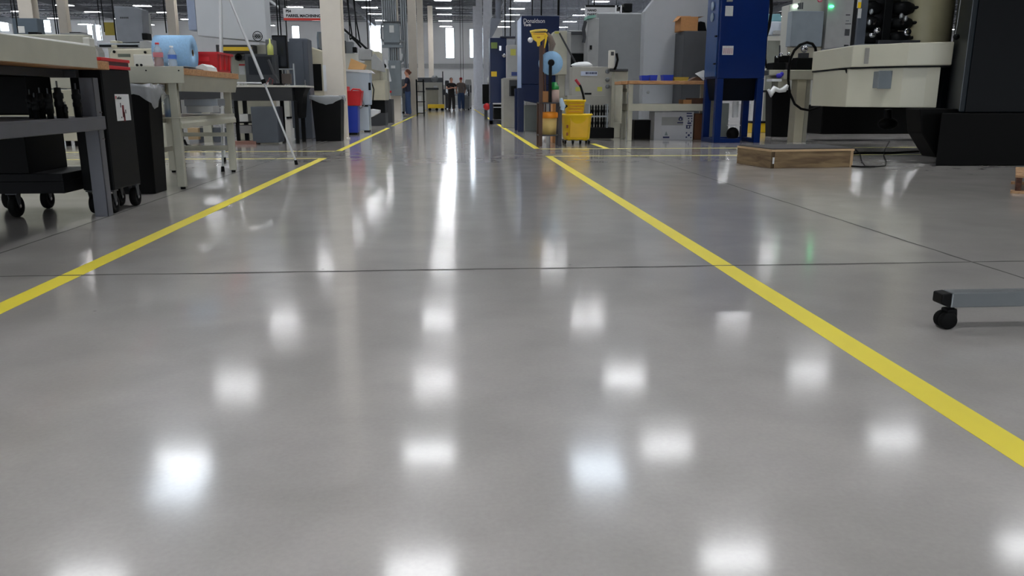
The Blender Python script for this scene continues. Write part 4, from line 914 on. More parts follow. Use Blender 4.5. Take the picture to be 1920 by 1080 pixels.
sg = hang_sign(1097, 1162, 10, 32, 24, [('NANO', 0.27, 0.22, 0.48), ('BARREL MACHINING', 0.27, 0.22, 0.84)], 'white hanging sign with black lettering and dark top rail, right side', False)
obj('top_rail', MB().fb(1098, 1160, 9.5, 13.5, 23.96, 0.02), black, sg)
# chiller
HY = 15.6
t = thing('oil_chiller', 'beige oil chiller with a pale blue maker label behind the mop bucket', 'machine', (xx(1110,HY), HY, 0))
chb = mat('warm grey enamel', (158,156,148), 0.5, var=0.03)
obj('cabinet', MB().fb(1073, 1149, 125, None, HY, 0.4), chb, t, 0.012)
obj('lower_panel', MB().fb(1064, 1150, 179, None, HY-0.03, 0.029), chb, t, 0.006)
lb = obj('maker_label', MB().fb(1089, 1120, 133.5, 142, HY-0.008, 0.007), mat('pale blue label',(176,186,206),0.4), t)
mk = MB()
for k, w_ in enumerate((3.2,2.0,2.6,3.0,2.4,3.0)): mk.fb(1098+k*3.6, 1098+k*3.6+w_, 135.3, 139, HY-0.010, 0.0015)
obj('lettering', mk, mat('label ink',(50,54,84),0.5), lb)
for py in (134, 149, 162): obj('gauge', MB().lathe([(0,-0.02),(0.035,-0.02),(0.045,0),(0,0)], q(1139,py,HY), 16, 'y'), midgrey, t)
obj('side_pipe', MB().fb(1150.5, 1156, 128, 178, HY-0.05, 0.1), black, t)

obj('yellow_label', MB().fb(1120,1129,163,171,HY-0.006,0.005), mat('dull yellow label',(180,178,80),0.5), t); obj('yellow_label', MB().fb(1079,1088,163,171,HY-0.006,0.005), mat('dull yellow label',(180,178,80),0.5), t)
obj('slot', MB().fb(1096,1109,174,177.5,HY-0.006,0.005), black, t)
bx = MB(); bc = q(1092, 120, HY+0.2); zt = zz(125, HY)
bx.ball((bc.x, bc.y, zt+0.03), 0.2, 14, (1.0,0.7,0.35)).ball((bc.x+0.05, bc.y, zt+0.06), 0.11, 12, (1.0,0.8,0.4)).ball((bc.x-0.1, bc.y, zt+0.035), 0.1, 12, (1.2,0.8,0.4))
for i, v in enumerate(bx.v): v.z = max(v.z, zt)
solo('shop_rag', bx, whitep, 'crumpled white cloth lying on top of the beige oil chiller', 'cloth')
t = thing('control_pendant', 'white control pendant with a black hose between the chiller and workbench', 'control panel', (xx(1149,15.15), 15.15, 0))
obj('housing', MB().fb(1143, 1153, 94, 128, 15.15, 0.15), offwhite, t, 0.008)
obj('screen', MB().fb(1145.5, 1151, 97, 104, 15.145, 0.004), dkgrey, t)
obj('stand', MB().fb(1152, 1178, 134, None, 15.25, 0.25), beige, t, 0.01)
obj('arm', MB().fb(1143, 1178, 129, 134, 15.2, 0.2), dkgrey, t, 0.01)
obj('hose', MB().tube([q(1156,100,15.1), q(1158,112,15.1), q(1155,124,15.1), q(1152,131,15.1)], 0.022, 8), rubber, t)
t = thing('collet_rack', 'black rack packed with black tool holders on a low cart behind the mop bucket', 'rack', (xx(1128,14.6), 14.6, 0))
GX0, GX1 = xx(1104,14.6,230), xx(1150,14.6,230)
obj('base', MB().box(GX0, GX1+0.02, 14.6, 15.0, 0.02, 0.21), blackp, t, 0.01)
obj('frame', MB().box(GX0, GX0+0.02, 14.62, 14.98, 0.21, 0.63).box(GX1-0.12, GX1-0.10, 14.62, 14.98, 0.21, 0.63).box(GX0, GX1-.1, 14.62, 14.98, 0.40, 0.42), galv, t)
for row in range(2):
    for k in range(7):
        x = GX0+0.03+k*0.052; z_ = 0.215+row*0.21
        obj('tool_holder', MB().lathe([(0,z_),(0.018,z_),(0.018,z_+0.05),(0.025,z_+0.055),(0.025,z_+0.1),(0.016,z_+0.11),(0.02,z_+0.15),(0.008,z_+0.19),(0,z_+0.19)], (x, 14.66+0.03*(k % 2), 0), 10), black, t)

# ---------------------------------------------------------------- mop station
PXD[0] = 1040; RY = F(1013, 275).y
t = thing('mop_rack', 'brown steel mop rack with two shelves standing on the yellow line', 'rack', (xx(1030,RY), RY+0.15, 0))
brown = mat('rusty brown steel', (78,56,46), 0.6, 0.2); dkst = mat('dark rack steel', (52,50,56), 0.5)
xa, xb = xx(1013.5,RY,230), xx(1050,RY,230)
for x, m_, pt_ in ((xa, brown, 85), (xb, dkst, 200)):
    for dy in (0, 0.32): obj('post', MB().box(x-0.025, x+0.03, RY+dy, RY+dy+0.04, 0, zz(pt_, RY) if dy == 0 else zz(192, RY)), m_, t, 0.003)
for py, m_ in ((192, dkst), (253, dkst)):
    obj('shelf', MB().box(xa-0.02, xb+0.025, RY+0.0, RY+0.36, zz(py+2.5, RY), zz(py, RY)), m_, t, 0.003)
obj('roll_post', MB().box(xx(1032,RY,150)-0.025, xx(1032,RY,150)+0.02, RY-0.02, RY+0.02, zz(192,RY), zz(112,RY)), black, t)
obj('roll_hub', MB().lathe([(0,-0.11),(0.035,-0.11),(0.05,-0.09),(0.05,-0.05),(0,-0.05)], q(1032.5,118,RY), 14, 'y'), black, t)
p_ = q(1034.5, 118, RY)
t2 = thing('paper_towel_roll', 'pale blue round paper towel roll hung on the brown mop rack', 'paper roll', (p_.x, RY+0.1, p_.z))
obj('paper', MB().lathe([(0.03,0.0),(0.175,0.0),(0.175,0.24),(0.03,0.24),(0.03,0.0)], (p_.x, RY+0.03, p_.z), 40, 'y'), ltblue, t2)
# tools standing in the rack
def handle_tool(name, label, cat, pts, r, m): return solo(name, MB().tube(pts, r, 8), m, label, cat)
handle_tool('mop', 'brown wooden mop handle standing in the mop rack', 'mop', [Vector((xx(1019,RY+.1,250), RY+0.2, zz(250,RY))), q(1019,75,RY+0.1)], 0.014, wood('old handle wood',(120,78,52),(86,54,38),4,(8,8,1)))
handle_tool('broom', 'dark wooden broom handle behind the blue towel roll on the mop rack', 'broom', [Vector((xx(1023,RY+.25,250), RY+0.26, zz(250,RY))), q(1022,90,RY+0.22)], 0.012, mat('dark handle',(90,60,50),0.6))
t = thing('mop_head_holder', 'yellow plastic squeegee and mop frame at the top of the rack', 'mop frame', (xx(1012,RY), RY+0.1, zz(85,RY)))
Ym = RY+0.02
obj('blade', MB().tube([q(994,60,Ym), q(1004,57.5,Ym), q(1022,56.5,Ym), q(1026,58,Ym)], 0.018, 8), mat('pale yellow plastic',(222,196,90),0.4), t)
obj('frame', MB().prism([(xx(996,Ym,62),zz(61.5,Ym)), (xx(1024,Ym,62),zz(61,Ym)), (xx(1028,Ym,68),zz(68,Ym)), (xx(1022,Ym,72),zz(72,Ym)), (xx(1013,Ym,78),zz(79,Ym)), (xx(1013,Ym,87),zz(87,Ym)), (xx(1008,Ym,87),zz(87,Ym)), (xx(1007,Ym,80),zz(79,Ym)), (xx(999,Ym,73),zz(73,Ym))], Ym, Ym+0.06, 'y'), yellow, t, 0.006)
obj('slots', MB().fb(999,1021,63,64.5,Ym-0.004,0.004).fb(1007,1013,69,71.5,Ym-0.004,0.004), mat('orange slot shade',(190,120,10),0.5), t)  # slots are raised strips, their recess shade painted as dark orange
obj('hook', MB().tube([q(1024,66,Ym-.02), q(1023.5,75,Ym-.02), q(1021,90,Ym-.02)], [0.02,0.016,0.008], 8), yellow, t)
obj('ball_end', MB().ball(q(994.5,75,Ym-.01), 0.04), whitep, t)
handle_tool('mop_strands', 'grey string mop strands hanging beside the yellow mop frame', 'mop', [q(1026,62,RY+.1), q(1031,70,RY+.1), q(1036,83,RY+.1), q(1033,97,RY+.1)], [0.02,0.045,0.05,0.03], mat('grey string',(120,108,100),0.9,bump=.5,scale=40))
Zs1 = zz(192,RY); Zs2 = zz(253,RY)
def canister(px0, px1, pt, Zb, Y, label, name, cat, m, lid=None, square=False):
    x0, x1 = xx(px0,Y,200), xx(px1,Y,200); zt = zz(pt,Y); t = thing(name, label, cat, ((x0+x1)/2, Y, Zb))
    if square: obj('body', MB().box(x0,x1,Y,Y+(x1-x0),Zb,zt), m, t, 0.006)
    else: obj('body', MB().lathe([(0,Zb),((x1-x0)/2,Zb),((x1-x0)/2,zt),((x1-x0)*0.3,zt+0.03),(0,zt+0.03)], ((x0+x1)/2,Y+(x1-x0)/2,0), 18), m, t)
    return t
canister(1017,1029,171,Zs1,RY+0.05,'tan carton on the upper shelf of the mop rack','cardboard_carton','box',card,square=True)
tt = canister(1033.5,1049,169,Zs1,RY+0.06,'pale pink jug with a green lid on the mop rack upper shelf','cleaner_jug','jug',mat('pale pink plastic',(205,178,166),0.5))
x_ = xx(1041,RY,160)
obj('lid', MB().lathe([(0,zz(168,RY)),(0.075,zz(168,RY)),(0.08,zz(162,RY)),(0.06,zz(161,RY)),(0.045,zz(154,RY)),(0,zz(154,RY))], (x_,RY+0.13,0), 18), mat('green plastic lid',(24,140,60),0.4), tt)
solo('cardboard_carton', MB().box(xx(1051,RY,180), xx(1064,RY,180), RY+1.0, RY+1.3, 0, zz(169,RY+1)), card, 'tan cardboard carton standing behind the mop rack', 'box', bevel=0.004)
t = thing('plastic_pail', 'orange rimmed pale yellow pail on the lower shelf of the mop rack', 'pail', (xx(1032,RY), RY+0.18, Zs2))
pc = (xx(1032,RY,235), RY+0.2, 0); r = 0.125
obj('pail_body', MB().lathe([(0,Zs2),(r*0.92,Zs2),(r,zz(222,RY)),(r*0.96,zz(222,RY))], pc, 24), mat('pale yellow plastic pail',(214,184,110),0.45), t)
obj('rim', MB().lathe([(r*1.0,zz(222,RY)),(r*1.12,zz(221,RY)),(r*1.12,zz(212,RY)),(r*0.9,zz(210,RY)),(0,zz(211,RY))], pc, 24), mat('orange plastic',(232,140,22),0.45), t)
solo('cleaning_rag', MB().tube([q(1052,184,RY-.02), q(1053,192,RY-.03), q(1056,199,RY-.03), q(1054,206,RY-.02)], [0.02,0.035,0.04,0.03], 8), mat('pale blue cloth',(176,196,214),0.9), 'pale blue rag hanging from the right post of the mop rack', 'cloth')
solo('plastic_cup', MB().lathe([(0,Zs2+.002),(0.02,Zs2+.002),(0.03,Zs2+0.08),(0.026,Zs2+0.08)], (xx(1043,RY,210), RY+0.36-0.04, 0), 12), whitep, 'white cup behind the pail on the mop rack lower shelf', 'cup')
solo('paper_cup', MB().lathe([(0,0),(0.03,0),(0.04,0.1),(0.0,0.1)], F(1025,269)+Vector((0,0.4,0)), 12), whitep, 'white cup on the floor under the mop rack', 'cup')
# mop bucket
BYk = F(1085, 271).y
xl_, xr_ = xx(1057,BYk,225), xx(1112,BYk,225); cx = (xl_+xr_)/2; D = 0.44
t = thing('mop_bucket', 'yellow wheeled mop bucket with wringer and red handle grip', 'mop bucket', (cx, BYk+D/2, 0))
bz0 = zz(264,BYk); bz1 = zz(214,BYk); W = xr_-xl_
b = MB()
def ringbox(mb, prof, cx, cy, n=28, pw=4.0):
    vs = []; fs = []
    for (hw, hd, z) in prof:
        for i in range(n):
            a = 2*PI*i/n; c_, s_ = math.cos(a), math.sin(a)
            k = (abs(c_)**pw+abs(s_)**pw)**(-1/pw); vs.append((cx+hw*k*c_, cy+hd*k*s_, z))
    for j in range(len(prof)-1):
        for i in range(n): fs.append((j*n+i, j*n+(i+1) % n, (j+1)*n+(i+1) % n, (j+1)*n+i))
    mb.add(vs, fs, True); return mb
ringbox(b, [(0.001,0.001,bz0),(W*0.40,D*0.40,bz0),(W*0.44,D*0.44,bz0+0.04),(W*0.49,D*0.49,bz1-0.03),(W*0.53,D*0.52,bz1-0.025),(W*0.53,D*0.52,bz1),(W*0.49,D*0.48,bz1),(W*0.47,D*0.46,bz1-0.05),(W*0.4,D*0.4,bz0+0.03),(0.001,0.001,bz0+0.03)], cx, BYk+D/2)
obj('bucket_body', b, yellow, t)
obj('front_panel', MB().box(cx-W*0.28, cx+W*0.34, BYk+0.012, BYk+0.03, bz0+0.05, bz1-0.06), mat('deep yellow plastic',(226,176,16),0.4), t, 0.006)
obj('warning_marks', MB().box(cx-W*0.40, cx-W*0.33, BYk+0.028, BYk+0.034, bz0+0.08, bz0+0.13).box(cx-W*0.40, cx-W*0.33, BYk+0.022, BYk+0.03, bz0+0.2, bz0+0.25), mat('brown print',(150,84,20),0.5), t)
for dx in (-0.42, -0.16, 0.10, 0.40):
    caster(t, cx+W*dx, BYk+0.06, 0.03, bz0+0.01, 0.025)
caster(t, cx-W*0.4, BYk+D-0.08, 0.03, bz0+0.01, 0.025); caster(t, cx+W*0.4, BYk+D-0.08, 0.03, bz0+0.01, 0.025)
wz0 = zz(222,BYk); wz1 = zz(187,BYk); wx0, wx1 = xx(1063,BYk,200), xx(1099,BYk,200)
wr_ = MB(); wc = (wx0+wx1)/2; ww = wx1-wx0
ringbox(wr_, [(0.001,0.001,wz0),(ww*0.40,0.12,wz0),(ww*0.46,0.14,wz0+0.1),(ww*0.5,0.15,wz1-0.04),(ww*0.55,0.17,wz1-0.03),(ww*0.55,0.17,wz1),(ww*0.47,0.145,wz1),(ww*0.40,0.12,wz0+0.1),(0.001,0.001,wz0+0.1)], wc, BYk+0.22, pw=6)
wo = obj('wringer', wr_, yellow, t)
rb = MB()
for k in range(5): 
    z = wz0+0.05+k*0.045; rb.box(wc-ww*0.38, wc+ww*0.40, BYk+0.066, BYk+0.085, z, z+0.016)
obj('wringer_slots', rb, mat('orange slot shade',(190,120,10),0.5), wo)  # wringer slots are strips with the recess shade put into their colour
hp = [q(1095,187,BYk+.1), q(1093,176,BYk+.1), q(1089,163,BYk+.1), q(1086,158,BYk+.1)]
ha = obj('wringer_handle', MB().tube(hp, 0.018, 8), black, t)
obj('grip', MB().tube([q(1086.5,159,BYk+.1), q(1079,149,BYk+.1)], 0.022, 10), mat('crimson grip',(170,30,50),0.4), ha)
obj('side_clip', MB().tube([q(1063,198,BYk), q(1058,202,BYk-.01), q(1053,206,BYk)], 0.02, 8), black, t)

# ---------------------------------------------------------------- white cabinet, grey cabinet, box
PXD[0] = 1260; WY = 16.6
whitec = mat('pale cabinet enamel', (176,180,185), 0.45, var=0.02)
t = thing('machine_enclosure', 'large plain pale enclosure with a cut corner behind the blue trays', 'machine', (xx(1260,WY), WY, 0))
obj('enclosure', MB().prism([(xx(1208,WY,100),0.0), (xx(1208,WY,40),zz(22,WY)), (xx(1229,WY,5),zz(-4,WY)), (xx(1229,WY,5),3.1), (xx(1332,WY,5),3.1), (xx(1332,WY,100),0.0)], WY, WY+0.3, 'y'), whitec, t, 0.012)
obj('oval_plate', MB().lathe([(0,-0.004),(0.03,-0.004),(0.03,0),(0,0)], q(1215,173,WY), 16, 'y'), ltgrey, t)
t = thing('metal_cabinet', 'dark grey metal cabinet with cardboard box on top, behind the workbench', 'cabinet', (xx(1296,15.9), 15.9, 0))
obj('door', MB().fb(1283, 1326, 58, None, 15.9, 0.64), mat('charcoal enamel',(70,72,76),0.5), t, 0.008)
zc = zz(57.8, 15.9)
t = thing('cardboard_carton', 'open brown cardboard carton on top of the dark grey cabinet', 'box', (xx(1290,15.95), 16, zc))
x0, x1 = xx(1276,15.95,45), xx(1309,15.95,45)
cb = MB().box(x0,x1,15.95,15.955,zc,zz(31,15.95)).box(x0,x1,16.35,16.355,zc,zz(31,15.95)).box(x0,x0+.005,15.95,16.35,zc,zz(31,15.95)).box(x1-.005,x1,15.95,16.35,zc,zz(31,15.95)).box(x0,x1,15.95,16.35,zc,zc+.005)
obj('body', cb, card, t)
zt = zz(31,15.95)
fl = MB(); fl.add([(x0,15.95,zt),(x0,16.35,zt),(x0-0.06,16.33,zt-0.07),(x0-0.06,15.97,zt-0.07)], [(0,1,2,3)]); fl.add([(x1,15.95,zt),(x1,16.35,zt),(x1+0.12,16.33,zt+0.01),(x1+0.12,15.97,zt+0.01)], [(0,1,2,3)]); fl.add([(x0,16.35,zt),(x1,16.35,zt),(x1-0.03,16.38,zt+0.05),(x0+0.05,16.38,zt+0.05)], [(0,1,2,3)])
obj('flap', fl, card, t)
solo('hard_case', MB().prism([(xx(1309.5,16,50),zc),(xx(1309.5,16,50),zc+0.14),(xx(1313,16,45),zc+0.19),(xx(1322,16,45),zc+0.17),(xx(1326,16,50),zc)], 16.0, 16.3, 'y'), blackp, 'black hard case beside the cardboard carton on the grey cabinet', 'case', bevel=0.01)

# right workbench
CYb = F(1182, 264).y
t = thing('workbench', 'beige legged workbench with wood top holding blue trays, right side', 'workbench', (xx(1250,CYb), CYb+0.4, 0))
X0, X1 = xx(1180,CYb,155), xx(1345,CYb,155); zt = zz(151.5,CYb); 
Xb0 = xx(1167,CYb,155)
obj('bench_top', MB().box(xx(1179,CYb,155), X1, CYb-0.05, CYb+0.75, zt-0.055, zt).box(Xb0, xx(1179,CYb,155)-.001, CYb+0.1, CYb+0.7, zt-0.06, zt-0.004), butcher, t, 0.004)
for x in (xx(1178,CYb,210), X1-0.1):
    for y in (CYb, CYb+0.6): obj('leg', MB().box(x, x+0.075, y, y+0.07, 0, zt-0.056), beige, t, 0.006)
obj('leg_gusset', MB().box(Xb0, Xb0+0.03, CYb+0.1, CYb+0.6, 0.3, zt-0.07), beige, t, 0.004)
obj('lower_shelf', MB().box(xx(1178,CYb,200), X1, CYb-0.01, CYb+0.66, zz(208,CYb), zz(195,CYb)), beige, t, 0.004)
obj('end_rail', MB().box(xx(1178,CYb,175), xx(1178,CYb,175)+0.07, CYb+0.07, CYb+0.6, zz(172,CYb), zz(166,CYb)), beige, t)
def tray(px0, px1, pt, Y, label, m, nm='parts_tray', dep=0.2):
    x0, x1 = xx(px0,Y,145), xx(px1,Y,145); z1 = zz(pt,Y); cx = (x0+x1)/2; w = x1-x0
    b = MB(); b.taper((cx,Y+dep/2), w*0.86, dep*0.86, w, dep, zt, z1); b.f.pop(1); b.sm.pop(1)
    b.taper((cx,Y+dep/2), w*0.8, dep*0.8, w*0.93, dep*0.93, zt+0.006, z1); b.f.pop(-5); b.sm.pop(-5)
    return solo(nm, b, m, label, 'tray', (cx, Y, zt))
tray(1203,1218.5,141.5,CYb+0.02,'bright blue parts tray, first from the bench end',bluep); tray(1218.7,1233,140.8,CYb+0.05,'bright blue parts tray touching the first one on the right workbench',bluep)
tray(1243.5,1263,140.5,CYb+0.02,'lone bright blue parts tray beside the yellow tray',bluep); tray(1263.5,1292,144.5,CYb+0.05,'shallow yellow tray on the right workbench',mat('dull yellow plastic',(186,166,70),0.5))
pp = MB(); a_ = [q(1303,138,CYb), q(1318,132,CYb+.1), q(1321,133,CYb+.1), q(1322,145,CYb-.03), q(1319,151,CYb-.06), q(1311,144,CYb-.05)]
pp.add(a_+[v+Vector((0.01,0.012,0.004)) for v in a_], [(0,1,2,3,4,5),(11,10,9,8,7,6)]+[(i,6+i,6+(i+1) % 6,(i+1) % 6) for i in range(6)])
solo('paper_stack', pp, paper, 'sloping white papers by the blue dust collector on the right workbench', 'papers')
solo('wood_wedge', MB().prism([(xx(1293,CYb,150),zt+.001),(xx(1318,CYb,150),zt+.001),(xx(1318,CYb,150),zt+0.05),(xx(1308,CYb,150),zt+0.07)], CYb+0.06, CYb+0.3, 'y'), mat('dark walnut block',(92,62,44),0.6), 'dark wooden block under the white papers on the right workbench', 'block')
zs = zz(195,CYb)
solo('cardboard_carton', MB().box(xx(1287,CYb,190), xx(1303,CYb,190), CYb+0.2, CYb+0.5, zs, zz(187,CYb)), card, 'small tan carton on the right workbench lower shelf', 'box', bevel=.003)
solo('wooden_board', MB().box(xx(1302,CYb,190), xx(1342,CYb,190), CYb+0.25, CYb+0.55, zs, zz(184,CYb)), mat('dark brown board',(84,54,36),0.6), 'dark brown board on the right workbench lower shelf', 'board', bevel=.003)
# white carton with printed marks
PY_ = F(1260, 262.5).y
x0, x1 = xx(1240.5,PY_,235), xx(1300,PY_,235); zt2 = zz(209.5,PY_)
t = thing('white_carton', 'white carton printed with dark symbols on the floor under the right workbench', 'box', ((x0+x1)/2, PY_, 0))
cm = mat('white carton board', (190,190,194), 0.75, var=0.03)
ca = MB(); xs = xx(1228.5,PY_,235)
ca.prism([(x0,PY_),(x1,PY_),(x1,PY_+0.5),(xs+0.0,PY_+0.5),(xs,PY_+0.06)], 0.0, zt2, 'z')
obj('body', ca, cm, t, 0.004)
gp = MB().fb(1240.7,1281,219.5,235,PY_-0.0015,0.001); obj('grey_patch', gp, mat('carton grey tape',(150,150,148),0.6), t)
ik = mat('carton blue ink', (44,48,92), 0.6)
mk = MB(); c_ = q(1276, 223, PY_); 
mk.prism([(c_.x-0.022,c_.z-0.03),(c_.x-0.04,c_.z-0.01),(c_.x-0.03,c_.z+0.02),(c_.x,c_.z+0.05),(c_.x+0.03,c_.z+0.02),(c_.x+0.04,c_.z-0.01),(c_.x+0.022,c_.z-0.03)], PY_-0.004, PY_-0.002, 'y')
obj('drop_mark', mk, ik, t)
obj('drop_mark_inner', MB().prism([(c_.x-0.014,c_.z-0.018),(c_.x,c_.z+0.018),(c_.x+0.014,c_.z-0.018)], PY_-0.006, PY_-0.004, 'y'), cm, t)
mk = MB().fb(1270,1281,229,231,PY_-0.004,0.002).fb(1243,1255,256,259,PY_-0.004,0.002)
for i, (py, w_) in enumerate(((211.5,10),(216.5,11))): mk.fb(1287.5,1287.5+w_,py,py+2.2,PY_-0.004,0.002)
for py in (221,226): mk.fb(1290,1292.5,py,py+2.4,PY_-0.004,0.002).fb(1296,1298,py,py+2.4,PY_-0.004,0.002)
mk.fb(1289,1296,229.5,232.5,PY_-0.004,0.002)
for a,b_,c2_,d in ((1286.5,1297,234.5,236),(1286.5,1289,236,241),(1286.5,1294,239.5,241),(1292,1294,236,241)): mk.fb(a,b_,c2_,d,PY_-0.004,0.002)
mk.lathe([(0,0),(0.02,0),(0.02,0.002),(0,0.002)], q(1291.5,253.5,PY_-0.004), 14, 'y')
mk.fb(1286,1288.5,248,250.5,PY_-0.004,0.002).fb(1294.5,1296.5,248,250.5,PY_-0.004,0.002).fb(1285.5,1288.5,256,258.5,PY_-0.004,0.002).fb(1294.5,1296.5,257,259,PY_-0.004,0.002)
obj('printed_symbols', mk, ik, t)
mk = MB().prism([(q(1246,254,PY_).x,q(1246,254,PY_).z),(q(1249,246,PY_).x,q(1249,246,PY_).z),(q(1252,254,PY_).x,q(1252,254,PY_).z)], PY_-0.004, PY_-0.002, 'y')
obj('triangle_mark', mk, mat('faint green ink',(128,140,140),0.6), t)
solo('cardboard_carton', MB().fb(1303, 1326, 213, None, PY_+0.12, 0.3), mat('dark brown cardboard',(112,72,46),0.8), 'dark brown carton on the floor beside the white printed carton', 'box', bevel=.004)
solo('tote_box', MB().fb(1190, 1227, 225, None, PY_+0.35, 0.4), blackp, 'low black tote on the floor under the right workbench', 'box', bevel=.01)
# ---------------------------------------------------------------- near blue dust collector
PXD[0] = 1390; Bf = F(1346, 268); BYc = Bf.y
fx0, fx1 = xx(1349,BYc,60), xx(1437,BYc,60); zb_ = zz(147,BYc)
fx0b, fx1b = xx(1343,BYc,200), xx(1431.5,BYc,200); fx0 = (fx0+fx0b)/2; fx1 = (fx1+fx1b)/2
Dp = 0.72; zt_ = 3.0
t = thing('dust_collector', 'tall royal blue dust collector on four legs, nearest on the right', 'dust collector', ((fx0+fx1)/2, BYc+Dp/2, 0))
obj('cabinet', MB().box(fx0,fx1,BYc,BYc+Dp,zb_,zt_), royal, t, 0.01)
obj('side_door', MB().box(fx0-0.02,fx0-0.001,BYc+0.08,BYc+Dp-0.05,zb_+0.03,zt_-0.3), mat('lighter blue door',(34,72,128),0.35), t, 0.006)
sd = MB()
for z in (zz(33,BYc+.36), zz(12,BYc+.36)): sd.lathe([(0,-0.01),(0.07,-0.01),(0.07,0),(0,0)], (fx0-0.03, BYc+0.36, z), 20, 'x')
obj('side_port', sd, mat('pale glass port',(150,170,190),0.3), t)
obj('latch', MB().box(fx0-0.05,fx0-0.02,BYc+0.06,BYc+0.12,zz(69,BYc),zz(66,BYc)).box(fx0-0.05,fx0-0.02,BYc+0.06,BYc+0.12,zz(121,BYc),zz(118,BYc)), black, t)
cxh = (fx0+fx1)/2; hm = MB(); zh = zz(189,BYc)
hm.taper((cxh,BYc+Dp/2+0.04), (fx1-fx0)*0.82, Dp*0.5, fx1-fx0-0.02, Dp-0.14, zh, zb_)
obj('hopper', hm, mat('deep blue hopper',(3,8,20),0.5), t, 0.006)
lwid = 0.11
for x in (fx0, fx1-lwid):
    for y in (BYc, BYc+Dp-lwid): obj('leg', MB().box(x, x+lwid, y, y+lwid, 0, zb_-0.002), royal, t, 0.006)
obj('base_rail', MB().box(fx0+lwid, fx1-lwid, BYc+Dp-0.09, BYc+Dp-0.01, 0.0, 0.07), royal, t, 0.004)
obj('base_rail', MB().box(fx0, fx0+lwid*0.9, BYc+lwid, BYc+Dp-lwid, 0.0, 0.07), royal, t, 0.004)
obj('base_rail', MB().box(fx0+lwid, fx0+0.45, BYc+0.01, BYc+0.09, 0.0, 0.07), royal, t, 0.004)
obj('base_rail', MB().box(fx1-lwid*.9, fx1, BYc+lwid, BYc+Dp-lwid, 0.0, 0.07), royal, t, 0.004)
for a, b_, c2_, d in ((1360,1374.5,11,30),(1354.5,1375,86,103)):
    obj('data_label', MB().fb(a,b_,c2_,d,BYc-0.006,0.005), ltag, t, label='pale data label')
mk = MB()
for k in range(5): mk.fb(1356.5+k*3.7,1358.5+k*3.7,90,101,BYc-0.008,0.0018)
obj('label_print', mk, mat('pink print',(190,150,160),0.6), t)
obj('gauge', MB().lathe([(0,-0.06),(0.05,-0.06),(0.05,0),(0,0)], q(1368,-3,BYc), 16, 'y').fb(1364,1374,0,3,BYc-0.04,0.04), ltgrey, t)
# between and behind its legs
t = thing('filter_pump', 'white cylinder on a black pump base between the blue legs', 'pump', (xx(1379,BYc+.5), BYc+0.45, 0))
p_ = q(1379, 200, BYc+0.45)
obj('cylinder', MB().cyl((p_.x,p_.y,zz(220,p_.y)), (p_.x,p_.y,zz(190,p_.y)), 0.05), whitep, t)
obj('pump_body', MB().ball((p_.x-0.02,p_.y,0.13), 0.11, 14, (1,1,1.05)), blackp, t)
obj('bracket', MB().box(p_.x-0.12,p_.x+0.1,p_.y-0.03,p_.y+0.03,zz(236,p_.y),zz(234,p_.y)), whitep, t)
solo('equipment_box', MB().fb(1352, 1368, 193, None, BYc+1.4, 0.5), mat('green grey enamel',(120,126,124),0.5), 'green grey box on the floor behind the near blue collector legs', 'box', bevel=.01)
p0 = F(1410, 249); p1 = F(1443, 249)
t = thing('yellow_tote', 'low yellow tote with black lid behind the near blue dust collector', 'tote', ((p0.x+p1.x)/2, p0.y, 0))
obj('body', MB().box(p0.x,p1.x,p0.y,p0.y+0.35,0,zz(231,p0.y)), yellow, t, 0.008); obj('lid', MB().box(p0.x-0.02,p1.x+0.02,p0.y-0.02,p0.y+0.37,zz(231,p0.y),zz(227.5,p0.y)), blackp, t, 0.006)
obj('printed_mark', MB().fb(1414,1417,234,241,p0.y-0.003,0.002).fb(1437,1440,234,241,p0.y-0.003,0.002), mat('brown print',(150,84,20),0.5), t)
# ---------------------------------------------------------------- arm table, bin, machines behind
PXD[0] = 1490; AYt = 13.4
t = thing('support_table', 'beige machine side table on a single thick post left of the big machine', 'table', (xx(1508,AYt), AYt, 0))
obj('table_top', MB().fb(1469, 1535, 131, 149, AYt, 0.7), beige, t, 0.01)
obj('front_lip', MB().fb(1442, 1468.5, 131, 141, AYt+0.1, 0.5), beige, t, 0.008)
obj('bracket', MB().fb(1459, 1478, 149, 168, AYt+0.1, 0.3), beige, t, 0.01)
obj('post', MB().fb(1496, 1513, 149, None, AYt+0.05, 0.25), beige2, t, 0.006); obj('post', MB().fb(1513.3, 1521, 149, None, AYt+0.1, 0.25), mat('drab beige enamel',(166,164,150),0.5), t, 0.006)
zt = zz(131, AYt)
t = thing('bench_vise', 'black and chrome bench vise on the beige side table', 'vise', (xx(1470,AYt), AYt+0.2, zt))
obj('base', MB().fb(1450, 1474, 117, 130.9, AYt+0.2, 0.3), black, t, 0.015)
obj('jaw', MB().fb(1460, 1482, 104, 117, AYt+0.25, 0.2), blackp, t, 0.012)
obj('chrome_knob', MB().ball(q(1464,103,AYt+.2), 0.035).ball(q(1479,101,AYt+.2), 0.028).ball(q(1457,107,AYt+.2), 0.022).ball(q(1484,112,AYt+.2), 0.02), chrome, t)
obj('pin', MB().cyl(q(1462,104,AYt+.3), q(1462,85,AYt+.3), 0.012), dkgrey, t)
solo('control_box', MB().fb(1492, 1524, 108, 130.9, AYt+0.1, 0.3), black, 'black box on the beige side table under the looped hose', 'box', bevel=0.012)
solo('motor_cover', MB().fb(1475, 1492, 117, 130.9, AYt+0.3, 0.2), mat('grey brown cover',(78,72,70),0.5), 'small grey brown cover between the vise and the black box', 'cover', bevel=.01)
t = thing('inspection_fixture', 'chrome dial fixture standing on the black box', 'fixture', (xx(1510,AYt), AYt+0.2, zz(108,AYt)))
